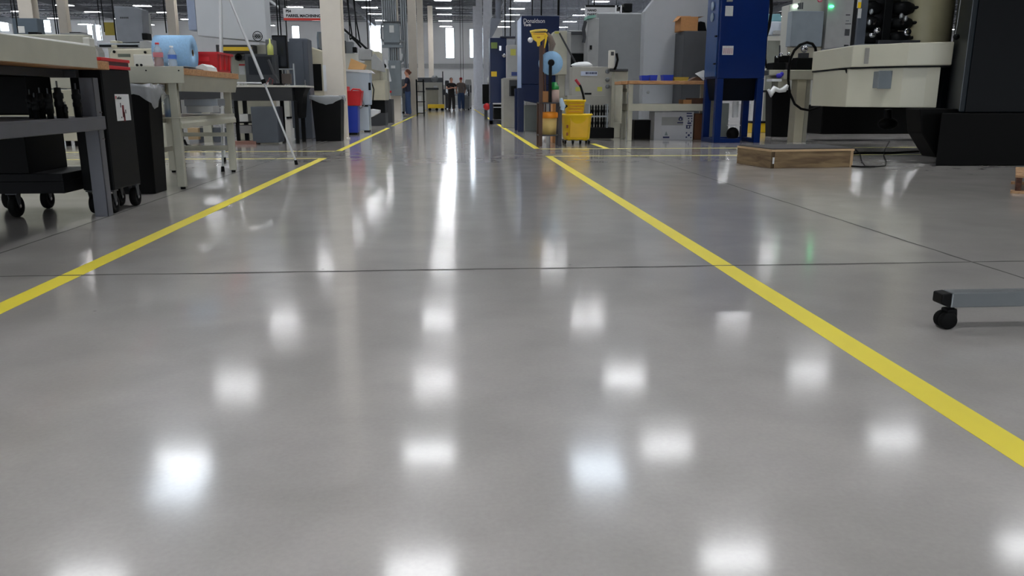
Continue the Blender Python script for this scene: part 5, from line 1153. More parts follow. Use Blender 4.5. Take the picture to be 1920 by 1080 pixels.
obj('dial', MB().lathe([(0,-0.03),(0.05,-0.03),(0.06,0),(0,0)], q(1508,92,AYt+.2), 16, 'y'), chrome, t); obj('post', MB().fb(1503, 1517, 99, 108, AYt+0.15, 0.15), dkgrey, t, .005)
hY = AYt-0.25
solo('hose', MB().tube([q(1478,150,hY), q(1479,128,hY), q(1482,110,hY), q(1489,95,hY), q(1500,84,hY), q(1513,79.5,hY), q(1523,82,hY), q(1529,90,hY), q(1530,100,hY+.15)], 0.022, 10), rubber, 'black rubber hose looping above the beige side table', 'hose')
solo('hose', MB().tube([q(1478,150,hY-.02), q(1481,175,hY), q(1490,195,hY), q(1502,204,hY), q(1518,207,hY), q(1536,200,hY), q(1545,190,hY+.1)], 0.02, 10), rubber, 'black rubber hose sagging below the beige side table', 'hose')
rg = MB(); rg.tube([q(1440,168,hY), q(1445,176,hY), q(1452,166,hY), q(1461,170,hY), q(1470,168,hY), q(1477,160,hY)], [0.02,0.06,0.05,0.035,0.05,0.03], 8)
solo('shop_rag', rg, whitep, 'twisted white rag hanging from the beige side table bracket', 'cloth')
solo('shop_rag', MB().ball(q(1461,142,hY), 0.05, 10, (1.1,.6,.8)).ball(q(1466,139,hY), 0.035, 10, (1,.6,1)), mat('violet blue cloth',(50,44,170),0.8), 'small violet blue cloth at the corner of the beige side table', 'cloth')
solo('drip_tray', MB().fb(1448, 1466, 148, 152.5, hY, 0.25), whitep, 'small white drip tray under the violet cloth', 'tray', bevel=.004)
tb = F(1475, 257)
t = thing('trash_bin', 'large black bin standing under the beige side table', 'trash bin', (tb.x, tb.y, 0))
obj('bin_body', MB().taper((xx(1475,tb.y,210), tb.y+0.2), 0.50, 0.32, 0.6, 0.36, 0, zz(170,tb.y)), blackp, t, 0.01); obj('rim', MB().taper((xx(1475,tb.y,172), tb.y+0.2), 0.63, 0.39, 0.63, 0.39, zz(173,tb.y), zz(169,tb.y)), blackp, t)
MYb = 17.0
t = thing('machining_center', 'beige machining centre with grey electrical door and green light, right side', 'machine', (xx(1540,MYb), MYb, 0))
bgm = mat('beige machine skin', (178,178,170), 0.45, var=0.02)
obj('enclosure', MB().prism([(xx(1480,MYb,8),zz(9,MYb)), (xx(1500,MYb,8),zz(4,MYb)), (xx(1500,MYb,8),3.1), (xx(1610,MYb,8),3.1), (xx(1610,MYb,100),zz(198,MYb)), (xx(1478,MYb,100),zz(198,MYb))], MYb, MYb+0.4, 'y'), bgm, t, 0.015)
obj('electrical_door', MB().fb(1484, 1543, 20.5, 87, MYb-0.25, 0.249), mat('blue grey door',(132,142,150),0.45), t, 0.01)
obj('dark_gap', MB().fb(1545, 1550, 20, 88, MYb-0.05, 0.049), black, t)
obj('inner_cover', MB().fb(1550.5, 1605, -40, 92, MYb-0.15, 0.149), ltgrey, t, 0.01)
obj('lower_casting', MB().fb(1477, 1540, 88, 118, MYb-0.05, 0.04), beige2, t, 0.02)
obj('base', MB().fb(1478, 1610, 200, None, MYb-0.1, 0.5), black, t)
for a, b_, c2_, d, m_ in ((1584,1593,54.5,67,dkgrey),(1582.5,1591,84,88,black),(1586,1594,27,29,dkgrey),(1586,1592,38,40,midgrey),(1585,1596,44,45.5,dkgrey)):
    obj('panel_label', MB().fb(a,b_,c2_,d,MYb-0.155,0.004), m_, t)
ledg = mat('green led', (60,255,150), 0.4, emit=9.0); ledw = mat('white led', (225,255,235), 0.4, emit=9.0)
obj('indicator_light', MB().ball(q(1559,12,MYb-.18), 0.045, 12, (1.2,.6,.6)), ledg, t, label='green indicator light'); obj('indicator_light', MB().ball(q(1492,11.5,MYb-.03), 0.045, 12, (1.2,.6,.6)), ledw, t, label='white indicator light')
obj('lettering', MB().fb(1496,1499,6,17,MYb-.01,.009).fb(1500,1502,5,17,MYb-.01,.009).fb(1503.5,1506,4.5,17,MYb-.01,.009), dkgrey, t)
obj('red_mark', MB().tube([q(1533,-1,MYb-.16),q(1535,3,MYb-.16),q(1540,3,MYb-.16),q(1541,-1,MYb-.16)], .014, 6), mat('pink red paint',(220,90,120),0.5), t)
t = thing('machine_bed', 'white and teal machine bed between the blue collector and beige machine', 'machine', (xx(1457,20), 20, 0))
obj('body', MB().fb(1436, 1482, 76, None, 20, 0.4), mat('grey green casting',(140,142,132),0.5), t, .01)
obj('teal_hood', MB().prism([(xx(1436,20,40),zz(40,20)),(xx(1436,20,40),zz(27,20)),(xx(1462,20,30),zz(26,20)),(xx(1470,20,40),zz(40,20))], 20, 20.35, 'y'), mat('pale teal cover',(120,170,180),0.4), t, .01)
obj('white_cover', MB().fb(1437, 1473, 40, 66, 19.95, 0.3), mat('bluish white cover',(200,208,220),0.4), t, .02)
obj('spindle', MB().fb(1470, 1484, 38, 50, 19.8, 0.4), black, t, .02); obj('rail', MB().fb(1453, 1484, 57, 65, 19.8, .14), ltgrey, t, .01)
obj('white_tank', MB().fb(1426, 1440, 76, None, 19.6, .35), ltag, t, .01)
solo('hanging_air_hose', MB().tube([q(1448,-60,14.5), q(1447,20,14.5), q(1443,50,14.5), q(1437,70,14.5), q(1435,110,14.5), q(1437,128,14.5)], 0.02, 8), rubber, 'black air hose dropping beside the near blue dust collector', 'hose')
solo('hanging_air_hose', MB().tube([q(1443,-60,14.6), q(1445,20,14.6), q(1441,45,14.6), q(1438,60,14.6), q(1436,100,14.6)], 0.014, 8), rubber, 'thin black hose just beside the thicker air hose', 'hose')

# ---------------------------------------------------------------- the big machine, near right
PXD[0] = 1660; ZT, ZM, ZB = 1.39, 1.115, 0.625
def P(px, py, z): 
    v = F(px, py, z); return (v.x, v.y)
pt = [P(1525,97,ZT), P(1600,85,ZT), P(1705,80,ZT), P(1751,79,ZT), P(1790,78,ZT)]
t = thing('machining_center', 'big dark machining centre with a cream drip pan, nearest on the right', 'machine', (pt[4][0], pt[4][1], 0))
back = pt[0][1]+1.2; bk = back/pt[0][1]
creamp = mat('cream drip pan enamel', (200,197,178), 0.4, var=0.03, scale=2)
obj('upper_pan', MB().prism(pt+[(pt[4][0]+0.6, back), (pt[0][0]*bk+0.03, back)], ZM+0.006, ZT, 'z'), creamp, t, 0.012)
ins = [(pt[0][0]+0.05, pt[0][1]+0.05), (pt[1][0]+0.01, pt[1][1]+0.08), (pt[2][0], pt[2][1]+0.07), (pt[3][0], pt[3][1]+0.07), (pt[4][0]-0.08, pt[4][1]+0.08)]
lw0 = P(1532,198,ZB)
obj('lower_pan', MB().prism(ins+[(pt[4][0]+0.4, back-0.1), (pt[0][0]*bk+0.08, back-0.1)], ZB, ZM-0.012, 'z'), creamp, t, 0.01)
obj('seam', MB().prism([(a+ (0.02 if i==0 else 0), b+0.03) for i, (a, b) in enumerate(pt)]+[(pt[4][0]+0.45, back-0.05), (pt[0][0]*bk+0.06, back-0.05)], ZM-0.012, ZM+0.006, 'z'), black, t)
Yg = pt[1][1]+0.0
jb = q(1668, 150, (pt[1][1]+pt[2][1])/2+0.05); jy_ = jb.y
obj('junction_box', MB().fb(1649, 1687, 133.5, 165, jy_-0.12, 0.16), elecgrey, t, 0.006)
obj('junction_lid', MB().fb(1648, 1685, 132.5, 166.5, jy_-0.15, 0.03), elecgrey, t, 0.004)
obj('cable_gland', MB().cyl(q(1665,166,jy_-.06), q(1665.5,174,jy_-.06), 0.018, n=10), dkgrey, t)
ly = pt[1][1]+(pt[2][1]-pt[1][1])*0.3
obj('data_plate', MB().fb(1622.5, 1640.5, 90, 119.5, ly-0.006, 0.02), mat('grey plate',(150,148,142),0.4), t)
obj('pan_cable', MB().tube([q(1706,125,jy_-.02), q(1725,129,jy_-.04), q(1745,130,jy_-.04), q(1768,128,jy_-.02)], 0.008, 6), rubber, t)
obj('bracket', MB().fb(1575,1590,128,131,pt[1][1]+0.15,0.05).tube([q(1586,130,pt[1][1]+.15), q(1588,137,pt[1][1]+.15)], 0.012, 6), black, t)
# dark body
dk = mat('very dark blue grey enamel', (16,23,28), 0.4, var=0.05)
Yd = 8.75; xc = xx(1810, Yd, 120)
xl2 = pt[4][0]+0.015
zb2 = zz(212, Yd)
obj('cabinet_body', MB().prism([(xc, Yd), (xc+3.2, Yd), (xc+3.2, Yd+3.2), (xx(1799,Yd+3.2,60), Yd+3.2), (xx(1789,10.0,60), 10.0)], zb2, 2.9, 'z'), dk, t, 0.02)
obj('lower_side', MB().box(xx(1768,9.95,160), xx(1812,9.95,160), 9.95, 10.05, zb2, ZT-0.01), dk, t, 0.004)
obj('edge_trim', MB().cyl((xc-0.004, Yd-0.004, zb2+0.02), (xc-0.004, Yd-0.004, 2.8), 0.004, n=8), mat('worn edge steel',(90,94,98),0.4,.6), t)
obj('front_panel', MB().box(xc+0.06, xc+3.15, Yd-0.012, Yd-0.001, zb2+0.01, 2.88), mat('black blue panel',(5,7,10),0.5), t, 0.004)
yb = F(1800, 311).y
px0_ = xx(1757, yb, 300)
obj('plinth', MB().prism([(px0_, yb+0.02), (xc+3.0, yb-0.15), (xc+3.0, Yd+2.0), (px0_*(Yd+2.0)/yb+0.05, Yd+2.0)], 0.0, zb2-0.002, 'z'), mat('black base casting',(3,3,3),0.6), t, 0.01)
obj('undercarriage', MB().prism([(xx(1722,yb+.2,230), ZB-0.003), (xx(1728,yb+.2,255), zz(250,yb+.2)), (xx(1755,yb+.2,300), 0.08), (px0_+0.3, 0.08), (px0_+0.3, ZB-0.003)], yb+0.2, yb+0.5, 'y'), mat('black base casting',(3,3,3),0.6), t, 0.01)
obj('underframe', MB().box(xx(1540,13.8,240), xx(1800,13.8,240), 13.8, 14.4, 0.12, ZB-0.003), mat('black base casting',(3,3,3),0.6), t, 0.02)
obj('drain_valve', MB().cyl(q(1665,205,11), q(1665,222,11), 0.05).ball(q(1665,232,11), 0.12, 12, (1.2,.8,.7)), black, t)
# interior: cylinder guard, rear wall and tool turret
cyx = xx(1760, 10.6, 40)
obj('chip_guard', MB().lathe([(0.33,ZT-0.01),(0.33,2.85)], (cyx, 10.9, 0), 30), mat('aged cream cylinder',(168,162,132),0.35), t)
obj('rear_wall', MB().box(xx(1606,11.8,50), xc+1.2, 11.8, 11.95, ZT+0.01, 2.85), mat('dark interior',(26,26,26),0.6), t)
obj('interior_deck', MB().box(xx(1618,10.3,80), xl2+0.2, 10.3, 11.5, ZT+0.001, ZT+0.02), galv, t)
obj('splash_frame', MB().box(xx(1601,10.6,50), xx(1617,10.6,50), 10.5, 10.55, ZT, 2.85), mat('slate enamel',(76,82,92),0.45), t, .004)
obj('warning_label', MB().fb(1608,1615,-3,15,10.48,0.01).fb(1609,1615,16,34,10.48,0.01), ltag, t); obj('warning_symbol', MB().fb(1609,1614.5,4,15,10.472,0.007), yellow, t)
obj('air_line', MB().tube([q(1806,-40,Yd+.6), q(1800,10,Yd+.55), q(1795,45,Yd+.5), q(1790,70,Yd+.5)], 0.005, 6), alu, t)
obj('hose_fitting', MB().ball(q(1793,69,Yd+.45), 0.035), black, t)
t = thing('tool_turret', 'dark tool changer bristling with black holders above the cream pan', 'tool changer', (xx(1670,10.7), 10.7, ZT+0.02))
tzb = ZT+0.02
obj('column', MB().box(xx(1656,10.7,40), xx(1672,10.7,40), 10.7, 10.95, tzb, 2.8), black, t, .01)
obj('foot', MB().box(xx(1640,10.7,78), xx(1718,10.7,78), 10.6, 11.1, tzb, tzb+0.07), dkgrey, t, .008)
rnd = random.Random(3)
for side, px0 in ((-1, 1640), (1, 1695)):
    for k in range(7):
        z = tzb+0.10+k*0.19; x = xx(px0,10.65,40)
        h_ = obj('tool_pocket', MB().lathe([(0,-0.13),(0.06,-0.13),(0.09,-0.05),(0.09,0.05),(0.06,0.13),(0,0.13)], (x+rnd.uniform(-.03,.03), 10.75, z), 12, 'x').box(x-0.12, x+0.12, 10.8, 10.95, z-0.07, z+0.07), black, t)
        obj('cutter', MB().cyl((x+side*0.10,10.72,z), (x+side*rnd.uniform(.17,.24),10.70,z+0.01), 0.026, 0.02, 10), black, h_)
        if k % 2: obj('collet', MB().cyl((x+rnd.uniform(-.05,.05),10.66,z+.02), (x+rnd.uniform(-.05,.05),10.58,z-0.02), 0.024, 0.014, 10), mat('tool steel',(76,72,70),0.35,.9), h_)
for px, py in ((1634,22),(1630,42),(1643,58),(1698,35),(1690,30)):
    obj('fitting', MB().ball(q(px,py,10.45), 0.028, 10, (1,1,1.3)), galv, t)
obj('chrome_ring', MB().lathe([(0.02,-0.02),(0.045,-0.02),(0.05,0),(0.02,0),(0.02,-0.02)], q(1701,60,10.45), 16, 'y'), chrome, t)
obj('chrome_clamp', MB().ball(q(1645,57,10.42), 0.04, 12, (1,.7,1)).ball(q(1636,66,10.42), 0.03, 12, (1.6,.7,1)), chrome, t)

solo('gap_fill_block', MB().fb(1556, 1800, 196, None, 17.9, 0.5), mat('black base casting',(3,3,3),0.6), 'long black block added to darken the gap under the big machine', 'machine', bevel=.02)  # block added to darken the bright gap below the machine
# ---------------------------------------------------------------- wooden platform, pallet, rolling base
c0 = F(1445, 316); cr = F(1598, 313.5); cl = F(1381, 306); h = 0.2
br = Vector((cr.x+0.55, cr.y+1.35, 0)); bl = cl+ (cr-c0)*0.0
wd = wood('pressure treated pine', (128,106,74), (88,68,44), 2.2, (1.2, 1.2, 9), 0.7)
t = thing('operator_platform', 'low wooden operator platform with dark mat in front of the big machine', 'platform', (c0.x, c0.y, 0))
d1 = (cr-c0); d2 = (cl-c0); c3 = cr+d2*1.15
def skew(a, b, n, z0, z1, th):          # board along a-b, thickness towards n
    n = n.normalized()*th; return MB().add([a+Vector((0,0,z0)), b+Vector((0,0,z0)), b+n+Vector((0,0,z0)), a+n+Vector((0,0,z0)), a+Vector((0,0,z1)), b+Vector((0,0,z1)), b+n+Vector((0,0,z1)), a+n+Vector((0,0,z1))], [(0,3,2,1),(4,5,6,7),(0,1,5,4),(1,2,6,5),(2,3,7,6),(3,0,4,7)])
u1 = d1.normalized(); u2 = d2.normalized()
obj('front_board', skew(c0+u1*0.035, cr-u1*0.035, d2, 0.0, h-0.022, 0.04), wd, t, .003)
obj('side_board', skew(c0+u2*0.0, cl, d1, 0.0, h-0.022, 0.034), wd, t, .003)
obj('side_board', skew(cr, cr+d2*1.0, -d1, 0.0, h-0.022, 0.034), mat('end grain pine',(166,138,104),0.7), t, .003)
obj('rear_board', skew(cl+u1*0.035, cl+d1-u1*0.035, -d2, 0.0, h-0.022, 0.04), wd, t, .003)
e_ = Vector((0,0,0))
top = [c0-u1*0.005-u2*0.005, cr+u1*0.005-u2*0.005, cr+d2+u1*0.005, cl-u1*0.005]
obj('deck', MB().prism([(v.x, v.y) for v in top], h-0.022, h, 'z'), mat('pale plywood edge',(176,148,112),0.7), t, .002)
mt = [c0+u1*0.01+u2*0.01, cr+u1*0.02+u2*0.01, cr+d2+u1*0.06, cl+u1*0.01]
obj('rubber_mat', MB().prism([(v.x, v.y) for v in mt], h+0.0005, h+0.012, 'z'), mat('dark rubber mat',(52,50,52),0.75,bump=.3,scale=80), t, .002)
sc = skew(c0+u1*0.014-u2*0.001, c0+u1*0.034-u2*0.001, -d2, 0.05, 0.118, 0.002); obj('lumber_tag', sc, ltag, t, label='white lumber tag stapled on')
obj('corner_block', skew(c0+u1*0.0355*0, c0+u1*0.034, d2, 0.002, h-0.024, 0.002), mat('dark gap wood',(44,28,20),0.8), t)
p_ = F(1894, 362)
PXD[0] = 1900
def RB():
    m = MB(); m.X = Matrix.Translation(p_) @ Matrix.Rotation(-0.62, 4, 'Z') @ Matrix.Translation(-p_); return m
t = thing('wood_pallet', 'corner of a brown wooden pallet on the floor at the right', 'pallet', (p_.x, p_.y, 0))
pw = wood('pallet pine', (176,140,104), (140,106,76), 3, (1,10,10), .8)
zp = zz(328, p_.y)
ds = [ (p_.x+0.03, 0.02, 0.095)]
obj('top_board', RB().box(p_.x+0.02, p_.x+1.0, p_.y, p_.y+0.1, zp-0.02, zp), pw, t, .002)
for k in range(1, 6): obj('top_board', RB().box(p_.x+0.02, p_.x+1.0, p_.y+k*0.16, p_.y+k*0.16+0.1, zp-0.02, zp), pw, t, .002)
for dx in (0.03, 0.48, 0.93): obj('stringer', RB().box(p_.x+dx, p_.x+dx+0.04, p_.y+0.01, p_.y+0.9, 0.0205, zp-0.0205), wood('stained stringer',(88,52,34),(54,30,20),3,(1,10,10),.8), t, .002)
obj('bottom_board', RB().box(p_.x-0.0, p_.x+1.0, p_.y-0.02, p_.y+0.09, 0.0, 0.02), pw, t, .002); obj('bottom_board', RB().box(p_.x, p_.x+1.0, p_.y+0.8, p_.y+0.9, 0, 0.02), pw, t, .002)
# rolling base: steel tube with cap and caster
PXD[0] = 1800; cb = F(1772, 611); Yr = cb.y-0.02
z0r, z1r = zz(573, Yr), zz(545.5, Yr)
xa_ = xx(1775, Yr, 560)
t = thing('rolling_stand', 'grey steel tube leg of a rolling stand with black end cap and caster', 'stand', (xa_, Yr, 0))
obj('tube', MB().box(xa_, xa_+1.1, Yr-0.028, Yr+0.028, z0r, z1r), mat('satin grey tube',(108,112,114),0.35,.3), t, 0.004)
ec = MB().prism([(xx(1757,Yr,560), z1r-0.004), (xa_, z1r-0.0), (xa_, z0r), (xx(1757,Yr,560), z0r+0.012)], Yr-0.028, Yr+0.028, 'y')
obj('end_cap', ec, blackp, t, 0.005)
cw = obj('caster', MB().cyl((xa_+0.022, Yr, z0r-0.02), (xa_+0.022, Yr, z0r), 0.008, n=10).prism([(xa_-0.002,z0r-0.008),(xa_+0.03,z0r-0.006),(xa_+0.034,0.035),(xa_+0.03,0.015),(xa_+0.018,0.028),(xa_-0.004,z0r-0.016)], Yr-0.02, Yr+0.02, 'y'), blackp, t, 0.004)
wr0 = z0r-0.02; rw = min(0.029, wr0/2+0.005)
obj('wheel', MB().lathe([(0,-0.012),(rw*0.9,-0.012),(rw,-0.007),(rw,0.007),(rw*0.9,0.012),(0,0.012)], (xa_+0.004, Yr-0.014, rw), 22, 'y').lathe([(0,-0.012),(rw*0.9,-0.012),(rw,-0.007),(rw,0.007),(rw*0.9,0.012),(0,0.012)], (xa_+0.004, Yr+0.014, rw), 22, 'y'), rubber, cw)
# floor cables by the platform
def fl(px, py, z=0.012): return F(px, py, z)
solo('floor_cable', MB().tube([fl(1585,290), fl(1610,287), fl(1640,286), fl(1665,286.5), fl(1700,285), fl(1740,283), fl(1765,284)], 0.012, 8), rubber, 'thick black cable along the floor right of the wooden platform', 'cable')
solo('floor_cable', MB().tube([fl(1580,283), fl(1605,281), fl(1613,290), fl(1616,303), fl(1622,311), fl(1640,312.5), fl(1660,311), fl(1662,303), fl(1657,292), fl(1658,282), fl(1668,265)], 0.006, 8), rubber, 'thin black cable looping on the floor right of the wooden platform', 'cable')
solo('floor_cable', MB().tube([fl(1590,311), fl(1615,312.6), fl(1640,312.4)], 0.009, 8), rubber, 'short black cable end lying beside the platform corner', 'cable')
# ================================================================ people
skin = mat('skin', (196,140,116), 0.55, var=0.03)
def skinned(name, verts, edges, m, parent, root=0, sub=2):
    me = bpy.data.meshes.new(name); me.from_pydata([v[0] for v in verts], edges, []); me.materials.append(m)
    o = bpy.data.objects.new(name, me); C.objects.link(o); o.parent = parent
    md = o.modifiers.new('skin', 'SKIN'); md.use_smooth_shade = True
    for i, v in enumerate(verts):
        r = v[1] if isinstance(v[1], tuple) else (v[1], v[1]); me.skin_vertices[0].data[i].radius = r
    me.skin_vertices[0].data[root].use_root = True
    s = o.modifiers.new('sub', 'SUBSURF'); s.levels = sub; s.render_levels = sub
    return o
def person(name_label, loc, rz, h, shirt, pants, hair, arms, shoe, hairstyle='short', cap=None, stride=0.0, scale_w=1.0, sleeve=0.5):
    """faces -Y before rotation; x is its left"""
    t = thing('person', name_label, 'person', loc); t.rotation_euler = (0,0,rz); t.scale = (h/1.75,)*3
    k = scale_w
    J = {'pelvis':(0,0,0.95),'waist':(0,0,1.08),'chest':(0,-0.01,1.28),'sh':(0,0,1.42),'neck':(0,-0.005,1.50),'head0':(0,-0.02,1.58),'head1':(0,-0.015,1.66)}
    V = [(J['pelvis'],(0.11,0.08)),(J['waist'],(0.11,0.08)),(J['chest'],(0.14,0.10)),(J['sh'],(0.12*k,0.085)),(J['neck'],0.052),(J['head0'],(0.068,0.082)),(J['head1'],(0.074,0.094))]
    E_ = [(0,1),(1,2),(2,3),(3,4),(4,5),(5,6)]
    legs = {}
    for s in (-1, 1):
        b = len(V); dy = stride*s
        V += [((s*0.09,0,0.88),0.07),((s*0.105,dy*0.5-0.015,0.50),0.058),((s*0.11,dy+0.01,0.10),0.038),((s*0.115,dy-0.12,0.035),0.032)]
        E_ += [(0,b),(b,b+1),(b+1,b+2),(b+2,b+3)]; legs[s] = b
        a = len(V); el, wr, hd = arms[s]
        V += [((s*0.175*k,0,1.40),0.052),(el,0.040),(wr,0.028),(hd,(0.034,0.018))]
        E_ += [(3,a),(a,a+1),(a+1,a+2),(a+2,a+3)]; legs[('a',s)] = a
        e_, w_, h_ = Vector(el), Vector(wr), Vector(hd); d = (h_-w_).normalized(); sd = d.cross(Vector((0,0,1))); sd = sd.normalized() if sd.length > .1 else Vector((1,0,0))
        for q_ in range(4):
            p0 = h_+d*0.02+sd*(q_-1.5)*0.018; f = len(V)
            V += [(tuple(p0+d*0.03),0.0085),(tuple(p0+d*0.055+Vector((0,0,-0.012))),0.0075)]
            E_ += [(a+3,f),(f,f+1)]
        f = len(V); V += [(tuple(w_+d*0.03+sd*0.035),0.010),(tuple(w_+d*0.07+sd*0.045),0.009)]; E_ += [(a+2,f),(f,f+1)]
    body = skinned('body', V, E_, skin, t)
    # face
    fc = MB(); hd = Vector((0,-0.012,1.635))
    fc.ball(hd, 0.1, 16, (0.76,0.92,1.14))
    fc.ball(hd+Vector((0,-0.088,-0.015)), 0.016, 8, (.8,1,1.3)).ball(hd+Vector((0.078,0.01,-0.01)), 0.022, 8, (.4,.8,1.2)).ball(hd+Vector((-0.078,0.01,-0.01)), 0.022, 8, (.4,.8,1.2))
    for v in fc.v: v += Vector(loc)
    obj('head', fc, skin, t)
    ey = MB()
    for s in (-1,1): ey.ball(hd+Vector((s*0.03,-0.083,0.012))+Vector(loc), 0.009, 8)
    obj('eyes', ey, blackink, t)
    mo = MB().ball(hd+Vector((0,-0.086,-0.05))+Vector(loc), 0.02, 8, (1,.3,.3)); obj('mouth', mo, mat('lips',(150,80,74),.5), t)
    # shirt
    SV = [((0,0,0.86),(0.15*k,0.135)),((0,0,1.08),(0.158*k,0.118)),((0,-0.01,1.28),(0.175*k,0.13)),((0,0,1.41),(0.135*k,0.098)),((0,0,1.475),(0.062,0.062))]
    SE = [(0,1),(1,2),(2,3),(3,4)]
    for s in (-1,1):
        el, wr, _ = arms[s]; sh = Vector((s*0.175*k,0,1.40)); a = len(SV); e = Vector(el)
        SV += [(tuple(sh),0.07)]; SE += [(3,a)]
        if sleeve <= 1: SV += [(tuple(sh.lerp(e, sleeve)),0.058)]; SE += [(a,a+1)]
        else: SV += [(tuple(e),0.052),(tuple(e.lerp(Vector(wr),sleeve-1)),0.04)]; SE += [(a,a+1),(a+1,a+2)]
    skinned('shirt', SV, SE, shirt, t, 1)
    PV = [((0,0,1.04),(0.13,0.12)), ((0,0,0.93),(0.135*k,0.13))]; PE = [(0,1)]
    for s in (-1,1):
        dy = stride*s; b = len(PV)
        PV += [((s*0.09,0,0.80),0.10*k),((s*0.11,dy*0.5-0.012,0.50),0.088*k),((s*0.115,dy+0.01,0.07),0.075*k)]; PE += [(1,b),(b,b+1),(b+1,b+2)]
    skinned('trousers', PV, PE, pants, t)
    for s in (-1,1):
        dy = stride*s; mb = MB().ball(Vector((s*0.113,dy-0.045,0.045))+Vector(loc), 0.05, 10, (1,2.6,.95))
        for v in mb.v: v.z = max(v.z, 0.0)
        obj('shoe', mb, shoe, t)
    hb = MB(); hc = Vector((0,0.0,1.69))+Vector(loc)
    if cap:
        hb.ball(Vector((0,0.008,1.688))+Vector(loc), 0.09, 14, (.92,1.08,.8)); hb.box(loc[0]-0.06, loc[0]+0.06, loc[1]-0.19, loc[1]-0.08, loc[2]+1.685, loc[2]+1.695); obj('cap', hb, cap, t, label='red cap')
    elif hairstyle != 'bald':
        hb.ball(Vector((0,0.018,1.668))+Vector(loc), 0.1, 14, (.88,1.0,.98))
        if hairstyle == 'bun': hb.ball(Vector((0,0.12,1.64))+Vector(loc), 0.045, 10).ball(Vector((0,0.075,1.60))+Vector(loc), 0.05, 10)
        obj('hair', hb, hair, t)
    return t
navyshirt = mat('navy cotton', (34,38,56), .9); denim = mat('blue denim', (52,72,108), .9, var=.12, scale=30); blk = mat('black cotton', (30,27,28), .9)
brownsh = mat('grey brown cotton', (108,98,92), .9)
wf_ = F(766, 218.5)
person('person in navy t-shirt and jeans with hair tied back, standing at a far machine', (wf_.x, wf_.y, 0), -PI/2, 1.80, navyshirt, denim, mat('auburn hair',(96,52,36),.8),
       {-1:((-0.22,-0.06,1.14),(-0.15,-0.27,1.06),(-0.13,-0.34,1.05)), 1:((0.22,-0.06,1.14),(0.15,-0.27,1.05),(0.13,-0.34,1.04))}, mat('grey shoe',(120,120,120),.7), 'bun', stride=0.05, scale_w=1.1, sleeve=0.75)
f2_ = F(847, 208.3)
person('person in black t-shirt and black trousers with arms folded, far down the aisle', (f2_.x, f2_.y, 0), 0.15, 1.78, blk, blk, mat('dark hair',(60,44,38),.8),
       {-1:((-0.27,-0.05,1.18),(-0.04,-0.22,1.20),(0.05,-0.24,1.22)), 1:((0.27,-0.05,1.18),(0.04,-0.20,1.24),(-0.05,-0.22,1.26))}, blackp, 'short', scale_w=1.15, sleeve=0.6)
f3_ = F(865, 207)
person('person in red cap, grey brown shirt and jeans, seen from behind down the aisle', (f3_.x, f3_.y, 0), PI+0.25, 1.85, brownsh, denim, None,
       {-1:((-0.26,0.0,1.16),(-0.24,-0.14,0.98),(-0.23,-0.17,0.92)), 1:((0.26,0.0,1.16),(0.22,-0.16,1.0),(0.2,-0.2,0.95))}, mat('grey shoe',(120,120,120),.7), cap=mat('red cap cloth',(170,28,36),.8), stride=0.07, scale_w=1.15, sleeve=1.3)
# ================================================================ machines filling the hall beyond
bgm2 = [mat('pale cream machine',(190,188,176),.5), ltgrey, midgrey, offwhite, mat('blue grey machine',(110,122,134),.5), beige]
nm = ['pale cream','light grey','mid grey','off white','blue grey','beige']
def bgmach(px0, px1, pt, Y, d, ci, where): 
    lathe_machine(px0, px1, pt, 200, Y, d, nm[ci]+' machine '+where, bgm2[ci])
for a in [(-60,40,100,34,0.8,0,'at the far left behind the nearest workbench'),
          (120,190,92,44,0.8,3,'in the distance behind the cream surface grinder'),
          (275,330,82,26,0.8,1,'left of the white enclosure with the emblem'),
          (330,372,112,30,0.8,2,'behind the large blue paper roll'),
          (500,540,110,30,0.8,3,'in the distance below the left hanging sign'),
          (556,600,118,38,0.8,0,'in the distance right of the slate cabinet'),
          (598,612,66,30,1,4,'peeking left of the nearest cream column'),
          (700,716,140,34,0.8,5,'beyond the cream grinding machine'),
          (752,768,150,40,0.8,2,'behind the person in the navy shirt'),
          (800,836,160,62,0.8,3,'at the end of the far aisle'),
          (838,872,166,70,0.8,1,'at the very end of the aisle by the back wall'),
          (60,118,120,60,0.8,4,'far away under the windows at left'),
          (190,260,118,66,0.8,0,'far away beyond the grey tower'),
          (380,440,120,60,0.8,2,'far away behind the tripod'),
          (640,690,120,56,0.8,5,'far away behind the robot loader'),
          (985,1040,120,30,0.8,1,'behind the tall navy dust collector'),
          (1040,1100,70,34,0.8,0,'beyond the large grey machining centre'),
          (1180,1240,60,44,0.8,4,'behind the pale enclosure with cut corner'),
          (1430,1480,62,34,0.8,3,'beyond the white and teal machine bed'),
          (1500,1600,90,46,0.8,1,'far behind the beige machining centre')]: bgmach(*a)
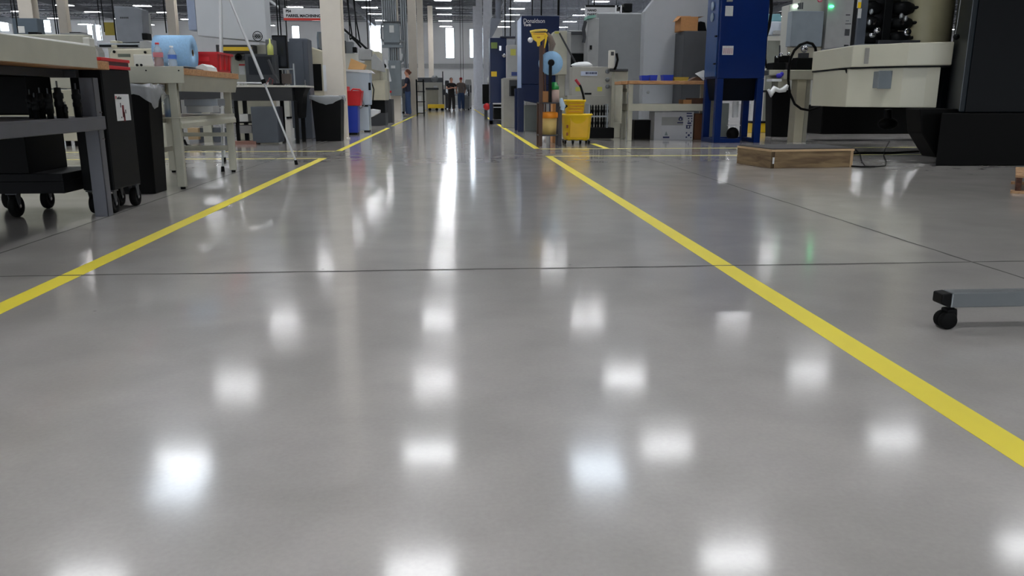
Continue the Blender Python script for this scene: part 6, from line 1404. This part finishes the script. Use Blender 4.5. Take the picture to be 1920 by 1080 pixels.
# hanging drops of power and air
for i, (px, pb, Y_, r) in enumerate(((222,112,20,.016),(34,62,24,.016),(28,62,25,.014),(106,64,30,.02),(110,64,30.5,.02),(312,62,26,.02),(191,76,34,.02),(196,60,34.5,.02),
        (527,66,24,.02),(522,66,25,.02),(538,70,26,.018),(656,72,30,.02),(668,80,29,.02),(691,110,28,.018),(695,55,32,.02),
        (947,68,24,.018),(957,68,30,.022),(998,29,20,.014),(1015,29,21,.02),(1047,29,20.5,.03),(1114,12,23,.02),(864,150,46,.012),(869,155,48,.012))):
    zt_ = H-0.9 if Y_ > 30 else 7.5
    a = q(px, pb, Y_); tp = q(px-(px-960)*0.02, 0, Y_); tp.z = zt_; tp.y = Y_
    solo('hanging_cable', MB().tube([a, Vector((a.x, Y_, (a.z+zt_)/2)), Vector((a.x, Y_, zt_))], r, 6), black, 'thin black power cord hanging down from the ceiling', 'power cord', group='power cords hanging from the ceiling')
# slanted cable trays / hoses hanging between column and machines
solo('hanging_cable', MB().tube([q(648,-20,26), q(656,40,26), q(661,72,26)], .022, 6), black, 'slanting black cord ending above the robot loader arm', 'power cord')
solo('hanging_cable', MB().tube([q(660,-20,26.3), q(668,40,26.3), q(675,78,26.3)], .022, 6), black, 'slanting black cord meeting the thick robot loader hose', 'power cord')
# overhead pipe runs under the roof
for i, (z, Y_) in enumerate(((6.9,57),(6.6,72))):
    solo('hanging_pipe', MB().cyl((-50, Y_, z+1.0), (50, Y_, z+1.0), 0.05, n=10), galv, ('nearer' if i == 0 else 'farther')+' long grey pipe running across under the roof', 'pipe')
solo('jib_rail', MB().cyl(q(500,-3,30), q(523,14,30), 0.05), alu, 'slanting aluminium rail above the left hanging sign', 'rail')
S.view_settings.view_transform = 'Standard'; S.view_settings.look = 'None'
S.view_settings.exposure = 0.08; S.view_settings.gamma = 1.0; S.view_settings.use_curve_mapping = False
S.cycles.max_bounces = 8; S.cycles.diffuse_bounces = 3; S.cycles.glossy_bounces = 4; S.cycles.transparent_max_bounces = 10
S.cycles.sample_clamp_indirect = 6.0
